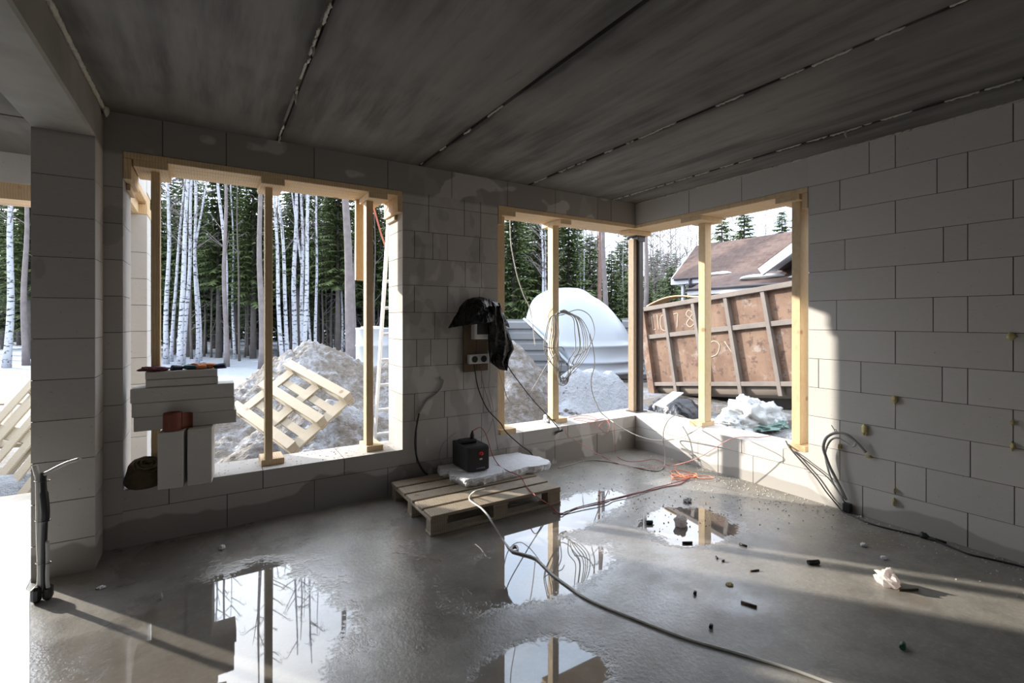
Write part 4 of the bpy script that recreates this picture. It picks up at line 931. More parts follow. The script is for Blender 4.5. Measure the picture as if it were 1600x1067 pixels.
stick(1419, 921, 0.12, 0.005, -0.5, M_['board_brown'], 'thin dark stick beside the crumpled white paper', 'stick', 'stick')
stick(1120, 871, 0.03, 0.006, 0.9, M_['black'], 'tiny black offcut left of the other two in the sunlit strip')
stick(1130, 876, 0.025, 0.006, 0.2, M_['black'], 'tiny black offcut between two others in the sunlit strip')
stick(1179, 891, 0.06, 0.005, -0.4, M_['board_brown'], 'thin brown stick in the sunlit strip of floor', 'stick', 'stick')
stick(1086, 926, 0.025, 0.009, 0.5, M_['black'], 'black bit on the floor below the sunlit strip')
stick(1170, 944, 0.08, 0.007, -1.2, M_['board_brown'], 'dark chip of wood below the sunlit strip', 'stick', 'stick')
stick(1111, 978, 0.025, 0.010, 0.5, M_['black'], 'black bit nearest the white cable in the foreground')
# crumbs along the right wall: nobody could count them
mb = MB(); r2 = random.Random(77)
for k in range(620):
    y = r2.uniform(0.2, 3.9); d = abs(r2.gauss(0, 0.16)) + 0.012
    if r2.random() < 0.25: d += r2.uniform(0, 0.5)
    s = r2.uniform(0.0014, 0.0042); x = XB - d
    mb.box(x - s, x + s, y - s, y + s, 0, s * 1.6, jit=s * 0.4, rnd=r2)
for k in range(320):
    x = r2.uniform(2.8, 4.3); y = r2.uniform(2.3, 4.2); s = r2.uniform(0.0015, 0.004)
    mb.box(x - s, x + s, y - s, y + s, 0, s * 1.6, jit=s * 0.4, rnd=r2)
tag(mb.build('concrete_crumbs', M_['dust']), 'pale concrete crumbs strewn along the foot of the right wall', 'crumbs', None, 'stuff')
mb = MB()
for k in range(300):
    x = r2.uniform(0.05, WX1 - 0.03) if k < 230 else r2.uniform(WX2 + 0.1, 4.4); y = r2.uniform(YA + 0.02, YA + TH - 0.02); s = r2.uniform(0.001, 0.0036) * (1.8 if r2.random() < 0.06 else 1)
    mb.box(x - s, x + s, y - s, y + s, SILL, SILL + s * 1.3, jit=s * 0.4, rnd=r2)
tag(mb.build('sill_crumbs', plain('grey_crumbs', (0.60, 0.57, 0.54), 0.9, 0.4)), 'grey mortar crumbs scattered on the window sills', 'crumbs', None, 'stuff')
# ------------------------------------------------------------------ outdoors: tank, fence, barrel, ladder
import bmesh
TD = 12.0; tc = onD(905, 575, TD)
sl2 = [(-0.02, -97, 97), (0.0, -99, 99), (0.05, -97, 97), (0.08, -94, 94), (0.22, -95, 91), (0.24, -97, 93), (0.27, -95, 90), (0.57, -94, 83), (0.60, -96, 85), (0.63, -93, 81), (0.745, -91, 77), (0.86, -89.5, 74), (0.96, -88, 71), (1.08, -86, 66.5), (1.20, -84, 61), (1.36, -81, 53), (1.52, -78, 44), (1.68, -73, 31), (1.79, -66, 19), (1.81, -64, 17), (1.83, -62, 16.5), (1.88, -56, 12), (1.93, -49, 6), (1.965, -40, 0), (1.98, -30, -10)]
bm = bmesh.new(); nn = 64; prev = None
k_ = TD / FPX
for (z, L, R) in sl2:
    c_ = (L + R) / 2 * k_; a_ = (R - L) / 2 * k_
    ringv = []
    for i in range(nn):
        an = 2 * math.pi * i / nn
        ringv.append(bm.verts.new(tc + RGT * (c_ + a_ * math.cos(an)) + FWD * (a_ * 0.97 * math.sin(an)) + V((0, 0, z))))
    if prev:
        for i in range(nn): bm.faces.new((prev[i], prev[(i + 1) % nn], ringv[(i + 1) % nn], ringv[i]))
    prev = ringv
bm.faces.new(prev)
q0, q1 = onD(817, 497, TD), onD(893, 574, TD)
dq = (q1 - q0).normalized(); nq = FWD.cross(dq).normalized()
if nq.z > 0: nq = -nq
bmesh.ops.bisect_plane(bm, geom=bm.verts[:] + bm.edges[:] + bm.faces[:], plane_co=q0, plane_no=nq, clear_outer=True)
for f in bm.faces: f.smooth = True
rim = {}
for e in bm.edges:
    if len(e.link_faces) == 1 and all(abs((v.co - q0).dot(nq)) < 1e-4 for v in e.verts):
        for a, b_ in ((e.verts[0], e.verts[1]), (e.verts[1], e.verts[0])): rim.setdefault(a, []).append(b_)
start = next((v for v in rim if len(rim[v]) == 1), next(iter(rim)))
loop = [start]; seen = {start}
while True:
    nx = [v for v in rim[loop[-1]] if v not in seen]
    if not nx: break
    loop.append(nx[0]); seen.add(nx[0])
loop = [v.co.copy() for v in loop]
me = bpy.data.meshes.new('tank'); bm.to_mesh(me); bm.free(); me.materials.append(M_['tank'])
me.transform(Matrix.Translation(-tc))
tk = bpy.data.objects.new('white_tank', me); COL.objects.link(tk); tk.location = tc
sm = tk.modifiers.new('solid', 'SOLIDIFY'); sm.thickness = 0.02; sm.offset = -1
tag(tk, 'big white glass-fibre tank lying tilted behind the snow heap', 'tank')
mb = MB(); ctr = sum(loop, V()) / len(loop); n = len(loop); vs = []
for (s, d) in ((1.0, 0.02), (1.10, 0.02), (1.10, -0.03), (1.0, -0.03)):
    for p in loop: vs.append(ctr + (p - ctr) * s + nq * d - tc)
fs = []
for j in range(4):
    for i in range(n - 1): fs.append((j * n + i, j * n + i + 1, ((j + 1) % 4) * n + i + 1, ((j + 1) % 4) * n + i))
mb.add(vs, fs); mb.build('flange', M_['tank'], tk)
Rc = Matrix.Rotation(-YAW, 4, 'Z')
mb = MB()
for k in range(4): mb.box(0.1, 1.6, -1.2, 1.2, 0.10 + 0.12 * k - 0.40, 0.20 + 0.12 * k - 0.40)
ob = mb.build('board_stack', plain('weathered_grey_boards', (0.13, 0.135, 0.145), 0.8, 0.2, 4), origin=V((0, 0, 0)))
ob.location = tc + V((0, 0, -0.18)); ob.rotation_euler.z = -YAW; tag(ob, 'stack of grey boards under the white tank', 'board stack')
ft = onD(785, 600, 15.0); t = empty('fence', (ft.x, ft.y, -0.3), 'grey ribbed metal fence behind the white tank', 'fence', M=Matrix.Translation((ft.x, ft.y, -0.3)) @ Rc)
fm = plain('grey_fence_sheet', (0.17, 0.18, 0.195), 0.5, 0.1, 3)
for k in range(3):
    mb = MB(); x0 = -3.5 + k * 3.6; top = 1.88 + 0.03 * (k - 1)
    prof = []
    for j in range(6): prof += [(0, top - 0.33 * j), (0.0, top - 0.33 * j - 0.05), (-0.06, top - 0.33 * j - 0.10), (-0.06, top - 0.33 * j - 0.28)]
    prof.append((0, 0)); m_ = len(prof)
    vs = [V((x, y, z)) for x in (x0, x0 + 3.5) for (y, z) in prof]
    mb.add(vs, [(i, i + 1, m_ + i + 1, m_ + i) for i in range(m_ - 1)])
    ob = mb.build('panel', fm, t); ob.modifiers.new('solid', 'SOLIDIFY').thickness = 0.02
for x in (0.05, 3.65):
    mb = MB(); mb.bevbox(x - 0.1, x + 0.1, -0.22, -0.07, 0, 1.66, 0.02); mb.build('post', plain('rough_grey_post', (0.12, 0.125, 0.13), 0.9, 0.6, 30), t)
bc = onD(582, 512, 13.0); t = empty('barrel', (bc.x, bc.y, gz(bc.x, bc.y)), 'white plastic barrel at the edge of the dirt heap behind the right prop', 'barrel')
zt = bc.z - gz(bc.x, bc.y)
mb = MB(); mb.lathe([(0, 0), (0.42, 0), (0.43, 0.03), (0.43, 0.5), (0.445, 0.53), (0.43, 0.56), (0.43, zt - 0.5), (0.445, zt - 0.47), (0.43, zt - 0.44), (0.43, zt - 0.06), (0.44, zt - 0.04), (0.44, zt), (0, zt)], 36); mb.build('body', plain('barrel_plastic', (0.42, 0.45, 0.49), 0.4, 0.04), t)
mb = MB(); mb.lathe([(0.0, zt), (0.30, zt), (0.30, zt + 0.03), (0, zt + 0.05)], 30); mb.build('lid', M_['white_plastic'], t)
# ladder
b0 = V((1.54, 5.42, gz(1.7, 5.42))); t1 = V((1.54, 4.70, 3.25))
t = empty('ladder', b0, 'aluminium ladder leaning against the outside of the pier', 'ladder'); ax = (t1 - b0)
for s in (0, 0.42):
    mb = MB(); q = ax.normalized(); sd = q.cross(V((1, 0, 0)))
    vs = [V((s + dx, 0, 0)) + sd * dy + (ax if e else V()) for e in (0, 1) for dx, dy in ((-0.012, -0.03), (0.012, -0.03), (0.012, 0.03), (-0.012, 0.03))]
    mb.add(vs, [(0, 3, 2, 1), (4, 5, 6, 7), (0, 1, 5, 4), (1, 2, 6, 5), (2, 3, 7, 6), (3, 0, 4, 7)]); mb.build('rail', M_['alu'], t)
for k in range(12):
    p = ax * ((k + 0.7) / 12.3); mb = MB(); mb.tube([p + V((0.0, 0, 0)), p + V((0.42, 0, 0))], 0.017, 8); mb.build('rung', M_['alu'], t)

# ------------------------------------------------------------------ rusty container
e1 = V((0, -0.9936, 0.113)); e2 = V((0, 0.113, 0.9936)); e3 = V((-1, 0, 0))
CO = V((7.2, 6.434, 0.341))
CM = Matrix(((e1.x, e2.x, e3.x, CO.x), (e1.y, e2.y, e3.y, CO.y), (e1.z, e2.z, e3.z, CO.z), (0, 0, 0, 1)))
t = empty('waste_container', None, 'rusty brown open-top waste container tilted outside the corner window', 'container', M=CM)
m, nt, b = mat('rusty_paint'); P = objc(nt)
n1 = noi(nt, P, 1.6, 5.0, 0.6); n2 = noi(nt, P, 7.0, 5.0, 0.65)
c = mix(nt, smooth(nt, n1, 0.35, 0.65), (0.125, 0.068, 0.042), (0.20, 0.122, 0.08))
c = mix(nt, smooth(nt, n2, 0.54, 0.64, 0, 0.85), c, (0.065, 0.034, 0.023))
c = mix(nt, smooth(nt, noi(nt, mapv(nt, P, (1, 1, 1), (4, 9, 2)), 3.4, 5.0, 0.7), 0.53, 0.68, 0, 0.65), c, (0.29, 0.25, 0.22))
c = mix(nt, smooth(nt, noi(nt, mapv(nt, P, (5, 0.6, 1)), 2.0, 5.0, 0.7), 0.5, 0.72, 0, 0.5), c, (0.085, 0.05, 0.036))
setc(nt, b, c); b.inputs['Roughness'].default_value = 0.75; bump(nt, b, n2, 0.25, 0.01); M_['rust'] = m
M_['rib'] = plain('weathered_steel_rib', (0.165, 0.138, 0.12), 0.75, 0.35, 5, 0, 0.3)
CL, CW = 5.2, 2.1
def cb(nm, mm, *boxes):
    mb = MB()
    for q in boxes: mb.bevbox(*q, 0.006)
    return mb.build(nm, mm, t)
cb('side_panel', M_['rust'], (-0.02, CL, -0.02, 1.42, -0.03, 0.0))
cb('rear_panel', M_['rust'], (-0.02, CL, -0.02, 1.42, -CW, -CW + 0.03))
cb('end_panel', M_['rust'], (-0.06, -0.02, -0.02, 1.42, -CW, 0))
cb('end_panel', M_['rust'], (CL, CL + 0.04, -0.02, 1.42, -CW, 0))
mb = MB(); prof = [(-0.02, 0.0), (-0.10, -0.005), (-0.17, -0.04), (-0.215, -0.10), (-0.235, -0.20), (-0.24, -CW)]
vs = [V((x, y, z)) for x in (-0.02, CL) for y, z in prof]; q = len(prof)
mb.add(vs, [(i, i + 1, q + i + 1, q + i) for i in range(q - 1)], True); ob = mb.build('bottom', plain('muddy_steel', (0.15, 0.125, 0.10), 0.8, 0.3, 4), t); ob.modifiers.new('solid', 'SOLIDIFY').thickness = 0.02
for (y0, y1, d) in ((1.40, 1.48, 0.10), (0.86, 0.94, 0.07), (-0.03, 0.04, 0.08)): cb('rail', M_['rib'], (-0.08, CL + 0.05, y0, y1, 0.0, d))
cb('rail', M_['rib'], (-0.08, CL + 0.05, 1.40, 1.48, -CW - 0.06, -CW + 0.04)); cb('rail', M_['rib'], (-0.10, 0.0, 1.40, 1.48, -CW, 0.0))
for k in range(8):
    xt, xb = 0.47 + 0.632 * k, 0.575 + 0.632 * k; mb = MB(); w_ = 0.055
    vs = [V((x + s * w_ * 0.62, y, z)) for (x, y) in ((xb, -0.17), (xt, 1.42)) for (s, z) in ((-1, 0), (1, 0), (0.9, 0.085), (-0.9, 0.085))]
    mb.add(vs, [(0, 3, 2, 1), (4, 5, 6, 7), (0, 1, 5, 4), (1, 2, 6, 5), (2, 3, 7, 6), (3, 0, 4, 7)]); mb.build('rib', M_['rib'], t)
mb = MB(); vs = [V((x + s, y, z)) for (x, y) in ((0.03, -0.30), (-0.07, 1.46)) for (s, z) in ((-0.07, -0.03), (0.07, -0.03), (0.07, 0.10), (-0.07, 0.10))]
mb.add(vs, [(0, 3, 2, 1), (4, 5, 6, 7), (0, 1, 5, 4), (1, 2, 6, 5), (2, 3, 7, 6), (3, 0, 4, 7)]); mb.build('corner_post', M_['rust'], t)
cb('skid', M_['steel'], (0.2, CL - 0.2, -0.60, -0.24, -1.45, -1.30)); cb('skid', M_['steel'], (0.2, CL - 0.2, -0.60, -0.24, -0.60, -0.45))
pm = plain('pale_chalk_paint', (0.33, 0.265, 0.21), 0.85, 0.2, 20)
def chalk(strokes, x0, y0, s=1.0):
    mb = MB()
    for L in strokes: mb.tube(spline([(x0 + x * s, y0 + y * s, 0.004) for x, y in L], 5), 0.012, 6)
    for i, p in enumerate(mb.v): mb.v[i] = (p[0], p[1], 0.002 + 0.15 * p[2])
    mb.build('painted_mark', pm, t)
O_ = [(0.09, 0.0), (0.02, 0.05), (0.0, 0.16), (0.03, 0.28), (0.10, 0.30), (0.15, 0.22), (0.16, 0.10), (0.09, 0.0)]
chalk([[(0.0, 0.30), (0.005, 0.02)], [(0.005, 0.02), (0.09, 0.04)], [(0.14, 0.31), (0.145, 0.0)]], 0.10, 1.0)
chalk([O_], 0.30, 0.98)
chalk([[(0.0, 0.27), (0.10, 0.28)], [(0.10, 0.28), (0.05, 0.0)]], 0.62, 1.0)
chalk([[(0.07, 0.16), (0.0, 0.23), (0.06, 0.30), (0.13, 0.24), (0.07, 0.16), (-0.01, 0.07), (0.06, 0.0), (0.15, 0.07), (0.07, 0.16)]], 0.90, 1.0)
chalk([[(0, 0), (0.14, 0.05), (0.2, 0.2), (0.1, 0.27), (0.0, 0.22)], [(0.3, 0.25), (0.42, 0.05)]], 1.3, 0.45)
mb = MB(); mb.grid(16, 2, lambda u, v: V((-0.05 + 1.15 * u, 1.50 + 0.10 * math.sin(math.pi * u), -0.35 + 0.3 * v)))
ob = mb.build('bent_board', M_['timber']); ob.data.transform(CM @ Matrix.Translation(ob.location)); ob.location = (0, 0, 0); ob.modifiers.new('solid', 'SOLIDIFY').thickness = 0.02
tag(ob, 'bent pine board lying across the near left edge of the rusty container', 'board')
# things on the ground by the container
p = V((5.62, 4.62, gz(5.62, 4.62))); mb = MB(); mb.blob((0, 0, 0.17), (0.34, 0.42, 0.27), 5, 0.22, 1.8, 40, 24, flat=0.0)
ob = mb.build('black_bag', M_['film2'], origin=V((0, 0, 0))); ob.location = p; tag(ob, 'black plastic sack outside the corner window under a white sheet', 'sack')
mb = MB(); q = [onD(1021, 633, 6.25), onD(1035, 638, 6.12), onD(1068, 614.5, 6.55), onD(1051, 613, 6.75)]
nz = (q[1] - q[0]).cross(q[3] - q[0]).normalized()
if nz.z < 0: nz = -nz
mb.add(q + [x + nz * 0.012 for x in q], [(3, 2, 1, 0), (4, 5, 6, 7), (0, 1, 5, 4), (1, 2, 6, 5), (2, 3, 7, 6), (3, 0, 4, 7)])
tag(mb.build('white_sheet', M_['white_plastic']), 'flat white sheet lying slanted on the black sack', 'sheet')
mb = MB()
for i, (x, y, r_, h) in enumerate(((1168, 648, 0.30, 0.24), (1198, 648, 0.22, 0.17), (1140, 647, 0.20, 0.15), (1122, 644, 0.16, 0.13), (1185, 655, 0.24, 0.10), (1155, 655, 0.26, 0.10), (1208, 657, 0.15, 0.09))):
    D = 6.45 + 0.1 * math.sin(i * 2); c_ = onD(x, y, D); c_.z = gz(c_.x, c_.y) + h * 0.55
    mb.blob(c_, (r_, r_, h), i + 60, 0.34, 3.4, 44, 26, flat=gz(c_.x, c_.y) + 0.002)
tag(mb.build('white_film_heap', M_['white_film']), 'heap of crumpled white film outside between the two right props', 'film')
mb = MB()
for i, (x, y, r_) in enumerate(((1190, 661, 0.22), (1212, 659, 0.14), (1135, 652, 0.16))):
    c_ = onD(x, y, 6.3); c_.z = gz(c_.x, c_.y) + 0.03; mb.blob(c_, (r_, r_, 0.06), i + 80, 0.5, 2.6, 24, 12, flat=gz(c_.x, c_.y) + 0.002, smooth=False)
tag(mb.build('green_film', M_['teal_film']), 'pale green film edge lying under the crumpled white film', 'film')
mb = MB(); c_ = onD(1022, 632, 7.1)
for k, (dx, dz) in enumerate(((0, 0), (0.25, 0.0))): mb.box(-0.6, 0.75, dx - 0.06, dx + 0.06, dz, dz + 0.05)
ob = mb.build('yard_board', M_['timber'], origin=V((0, 0, 0))); ob.location = (c_.x, c_.y, gz(c_.x, c_.y) + 0.0); ob.rotation_euler.z = -0.5
tag(ob, 'orange pine boards on the ground at the far foot of the rusty container', 'board')

# ------------------------------------------------------------------ neighbouring house
t = empty('house', (16.4, 8, -0.1), 'neighbouring house with brown shingle roof and white eaves beyond the container', 'house'); o = V(t.location)
m, nt, b = mat('brown_shingles'); P = pos(nt)
bk = N(nt, 'ShaderNodeTexBrick', Scale=1.0); bk.inputs['Brick Width'].default_value = 0.33; bk.inputs['Row Height'].default_value = 0.14; bk.inputs['Mortar Size'].default_value = 0.008
bk.inputs['Color1'].default_value = (0.07, 0.043, 0.038, 1); bk.inputs['Color2'].default_value = (0.105, 0.071, 0.062, 1); bk.inputs['Mortar'].default_value = (0.12, 0.07, 0.05, 1)
sp_ = nt.nodes.new('ShaderNodeSeparateXYZ'); nt.links.new(P, sp_.inputs[0]); cb_ = nt.nodes.new('ShaderNodeCombineXYZ')
nt.links.new(sp_.outputs['Y'], cb_.inputs[0]); nt.links.new(math_(nt, 'MULTIPLY', sp_.outputs['Z'], 1.5), cb_.inputs[1]); nt.links.new(cb_.outputs[0], bk.inputs['Vector'])
setc(nt, b, mix(nt, smooth(nt, noi(nt, P, 6.0), 0.45, 0.65, 0, 0.45), bk.outputs['Color'], (0.13, 0.094, 0.082))); b.inputs['Roughness'].default_value = 0.85; M_['shingle'] = m
M_['fascia'] = plain('white_fascia', (0.50, 0.50, 0.52), 0.5, 0.04); M_['hwall'] = plain('dark_brown_cladding', (0.07, 0.045, 0.035), 0.7, 0.3, 3)
M_['hwhite'] = plain('grey_white_soffit', (0.45, 0.46, 0.50), 0.7, 0.08)
def hp(nm, mm, fn, par=None):
    mb = MB(); fn(mb); ob = mb.build(nm, mm, par or t, origin=o); ob.location = (0, 0, 0); return ob
def slope(mb, x0, z0, x1, z1, y0, y1, th=0.12):
    d = V((-(z1 - z0), 0, x1 - x0)).normalized() * -th
    vs = [V((x0, y0, z0)), V((x1, y0, z1)), V((x1, y1, z1)), V((x0, y1, z0))]; vs += [p + d for p in vs]
    mb.add(vs, [(0, 1, 2, 3), (7, 6, 5, 4), (4, 5, 1, 0), (5, 6, 2, 1), (6, 7, 3, 2), (7, 4, 0, 3)])
EX, EZ, RX, RZ = 16.2, 3.26, 17.75, 4.74
hp('main_roof', M_['shingle'], lambda mb: (slope(mb, EX, EZ, RX, RZ, 13.5, -2), slope(mb, RX, RZ, 22.5, EZ - 0.6, 13.5, -2)))
hp('eaves_board', M_['fascia'], lambda mb: (mb.box(EX - 0.04, EX + 0.02, -2, 13.52, EZ - 0.26, EZ - 0.02), mb.box(EX, EX + 0.9, 8, 13.45, EZ - 0.26, EZ - 0.20)))
hp('gable_board', M_['fascia'], lambda mb: slope(mb, EX, EZ - 0.0, RX, RZ - 0.0, 13.56, 13.50, 0.24))
hp('porch_roof', M_['shingle'], lambda mb: slope(mb, 14.6, 2.64, 16.3, 3.32, 11.45, -2, 0.08))
hp('porch_eaves_board', M_['fascia'], lambda mb: mb.box(14.58, 14.64, -2, 11.47, 2.45, 2.59))
hp('gutter', plain('dark_gutter', (0.05, 0.045, 0.05), 0.5), lambda mb: (mb.tube([V((14.54, -2, 2.64)), V((14.54, 11.5, 2.64))], 0.05, 8), mb.tube([V((16.12, 8, 3.2)), V((16.12, 13.3, 3.2))], 0.05, 8), mb.tube(spline([V((16.1, 12.55, 3.2)), V((16.15, 12.5, 2.9)), V((16.5, 12.4, 2.7)), V((16.55, 12.4, 2.0))], 5), 0.05, 8)))
hp('wall', M_['hwall'], lambda mb: (mb.box(17.0, 22, -2, 13.3, -0.2, 3.4), mb.box(15.3, 17.0, -2, 11.0, -0.2, 2.7)))
hp('porch_post', M_['fascia'], lambda mb: (mb.box(14.7, 14.85, 11.1, 11.25, -0.2, 2.5), mb.box(16.3, 16.42, 13.0, 13.12, -0.2, 3.1), mb.box(14.7, 14.85, 7.0, 7.15, -0.2, 2.5)))
hp('window', M_['hwhite'], lambda mb: mb.box(15.25, 15.32, 9.0, 10.1, 1.2, 2.45))
# cross gable with a white verge
ya, yb, za, zb = 8.80, 5.85, 3.17, 5.05
def rake(mb, y0, z0, y1, z1, x0, x1, th):
    d = V((0, (z1 - z0), -(y1 - y0))).normalized() * th
    if d.z > 0: d = -d
    vs = [V((x0, y0, z0)), V((x1, y0, z0)), V((x1, y1, z1)), V((x0, y1, z1))]; vs += [p + d for p in vs]
    mb.add(vs, [(0, 1, 2, 3), (7, 6, 5, 4), (4, 5, 1, 0), (5, 6, 2, 1), (6, 7, 3, 2), (7, 4, 0, 3)])
gb = hp('gable', M_['fascia'], lambda mb: (rake(mb, ya, za, yb, zb, 14.55, 14.65, 0.26), rake(mb, 2.9, za, yb, zb, 14.55, 14.65, 0.26)))
hp('soffit', M_['hwhite'], lambda mb: (rake(mb, ya - 0.06, za - 0.02, yb, zb - 0.04, 14.65, 15.4, 0.05), rake(mb, 2.96, za - 0.02, yb, zb - 0.04, 14.65, 15.4, 0.05)), gb)
hp('gable_roof', M_['shingle'], lambda mb: (rake(mb, ya, za + 0.03, yb, zb + 0.03, 14.55, 18.0, 0.03), rake(mb, 2.9, za + 0.03, yb, zb + 0.03, 14.55, 18.0, 0.03)), gb)
hp('gable_wall', M_['hwhite'], lambda mb: mb.add([V((15.4, 7.6, 3.0)), V((15.4, 4.0, 3.0)), V((15.4, 5.85, 4.85)), V((15.6, 7.6, 3.0)), V((15.6, 4.0, 3.0)), V((15.6, 5.85, 4.85))], [(0, 1, 2), (5, 4, 3), (0, 3, 4, 1), (1, 4, 5, 2), (2, 5, 3, 0)]), gb)
for q_ in (((15.35, 9.15, 2.98), (0.32, 0.75, 0.10), 3), ((15.1, 6.5, 2.90), (0.34, 1.7, 0.14), 4), ((16.2, 11.3, 3.30), (0.12, 0.5, 0.07), 9)): hp('snow_patch', M_['white_film'], lambda mb: mb.blob(*q_, 0.22, 1.5, 28, 10))
dc = onX(1259, 395, 14.75); dM = Matrix.Translation(dc - o) @ V((-0.8, -0.45, 0.35)).to_track_quat('Z', 'Y').to_matrix().to_4x4()
mb = MB(); mb.lathe([(0.0, 0.0), (0.12, 0.012), (0.20, 0.035), (0.235, 0.055), (0.235, 0.045), (0.20, 0.025), (0.12, 0.0), (0, -0.012)], 30, dM); mb.tube([dM @ V((0, -0.2, 0.04)), dM @ V((0, -0.05, 0.3))], 0.01, 6); mb.tube([dM @ V((0, 0, 0)), dM @ V((0, 0, -0.3)), dM @ V((0.0, 0.1, -0.75))], 0.02, 6)
ob = mb.build('satellite_dish', M_['white_plastic'], t)

# ------------------------------------------------------------------ the forest
m, nt, b = mat('birch_bark'); P = objc(nt)
d1 = noi(nt, mapv(nt, P, (5, 5, 17)), 1.0, 3.0, 0.6); d2 = noi(nt, mapv(nt, P, (9, 9, 3)), 1.0, 3.0)
f = math_(nt, 'MAXIMUM', smooth(nt, d1, 0.56, 0.62), smooth(nt, d2, 0.62, 0.70, 0, 0.8))
setc(nt, b, mix(nt, f, (0.44, 0.46, 0.51), (0.05, 0.047, 0.047))); b.inputs['Roughness'].default_value = 0.8; M_['birch'] = m
M_['pine_bark'] = plain('grey_pine_bark', (0.19, 0.165, 0.165), 0.9, 0.45, 5)
M_['red_bark'] = plain('reddish_pine_bark', (0.20, 0.12, 0.10), 0.9, 0.4, 5)
M_['spruce_bark'] = plain('dark_spruce_bark', (0.13, 0.115, 0.105), 0.9, 0.4, 5)
M_['twig'] = plain('grey_twigs', (0.16, 0.14, 0.14), 0.9, 0.3, 5)
m, nt, b = mat('spruce_needles'); P = objc(nt)
setc(nt, b, mix(nt, noi(nt, P, 1.3, 3.0), (0.052, 0.082, 0.030), (0.15, 0.19, 0.07))); b.inputs['Roughness'].default_value = 0.7; M_['needle'] = m
def spruce_mesh(seed, h, z0, Lm):
    r = random.Random(seed); tr = MB(); cr = MB()
    tr.tube([(0, 0, -0.3), (0.02, 0, h * 0.4), (0, 0.02, h)], [0.13 + h * 0.004, 0.10, 0.015], 7)
    z = 0.7
    while z < z0 + 0.6:                                     # dead lower branches
        for k in range(3):
            a = r.uniform(0, 6.28); L = r.uniform(0.5, 1.3)
            tr.tube([(0, 0, z), (L * 0.5 * math.cos(a), L * 0.5 * math.sin(a), z + 0.02), (L * math.cos(a), L * math.sin(a), z - 0.2 * L)], [0.014, 0.009, 0.004], 3, cap=False)
        z += r.uniform(0.28, 0.5)
    z = z0
    while z < h - 0.1:
        f = (z - z0) / (h - z0); Lb = Lm * (1 - f) ** 0.85 * (0.75 + 0.25 * min(1, f * 6)) + 0.12
        nb = r.randint(8, 10); a0 = r.uniform(0, 6.28)
        for k in range(nb):
            a = a0 + 6.283 * k / nb + r.uniform(-0.25, 0.25); L = Lb * r.uniform(0.7, 1.15); zz = z + r.uniform(-0.12, 0.12)
            ca, sa = math.cos(a), math.sin(a); dr = r.uniform(0.22, 0.42) * (1 - 0.6 * f)
            steps = max(3, int(L / 0.17))
            for s in range(steps):
                u0 = s / steps; u1 = (s + 1.15) / steps
                def pt(u): return V((ca * L * u, sa * L * u, zz + (0.10 * f + 0.05) * L * u - dr * L * u * u + 0.08 * L * u ** 4))
                p, q = pt(u0), pt(u1); w_ = (0.24 * L * (1 - u0) + 0.13) * r.uniform(0.7, 1.2)
                for sg in (-1, 1):
                    tip = p.lerp(q, 1.0) + V((-sa * sg, ca * sg, 0)) * w_ + V((ca, sa, 0)) * w_ * 0.5 - V((0, 0, 1)) * w_ * r.uniform(0.25, 0.7)
                    cr.add([p, q, tip], [(0, 1, 2)])
                if s % 2: cr.add([p, q, p.lerp(q, 0.6) - V((0, 0, 1)) * w_ * r.uniform(0.5, 0.9)], [(0, 1, 2)])
        z += r.uniform(0.18, 0.27) * (1 + 0.25 * (1 - f))
    return tr.mesh('spruce_trunk', M_['spruce_bark']), cr.mesh('spruce_crown', M_['needle']), h
SPR = [spruce_mesh(1, 11.5, 3.2, 1.7), spruce_mesh(2, 9.5, 1.6, 1.6), spruce_mesh(3, 13.5, 4.2, 1.8), spruce_mesh(4, 7.0, 0.4, 1.5), spruce_mesh(5, 5.0, 0.25, 1.3)]
def spruce(px, D, k, sc, label, group=None, rz=0.0, zadd=0.0):
    p = onD(px, 499, D); p.z = gz(p.x, p.y) - 0.05 + zadd
    t = empty('spruce_tree', p, label, 'tree', group); t.rotation_euler.z = rz; t.scale = (sc, sc, sc)
    for nm, me in (('trunk', SPR[k][0]), ('crown', SPR[k][1])):
        ob = bpy.data.objects.new(nm, me); COL.objects.link(ob); ob.parent = t
    return t
r = random.Random(21)
# background spruces behind the big left window and the left opening
for D, step, kinds, smin, smax in ((24, 62, (0, 2), 0.85, 1.0), (27, 46, (0, 2, 1), 0.75, 1.0), (31, 34, (0, 1, 1), 0.75, 1.0), (36, 26, (1, 0, 3), 0.75, 1.0), (42, 22, (1, 3, 1), 0.85, 1.05), (48, 21, (3, 1), 1.0, 1.25)):
    x = 214 + r.uniform(0, step)
    while x < 640:
        spruce(x, D + r.uniform(-1.2, 1.2), r.choice(kinds), r.uniform(smin, smax), 'dark green spruce in the dense forest behind the snowy yard', 'spruces behind the left window', r.uniform(0, 6))
        x += step * r.uniform(0.75, 1.25)
    x = -40 + r.uniform(0, step)
    while x < 70:
        spruce(x, D + r.uniform(-1, 1), r.choice(kinds), r.uniform(smin, smax), 'dark green spruce in the forest seen through the left opening', 'spruces behind the left opening', r.uniform(0, 6))
        x += step * r.uniform(0.9, 1.4)
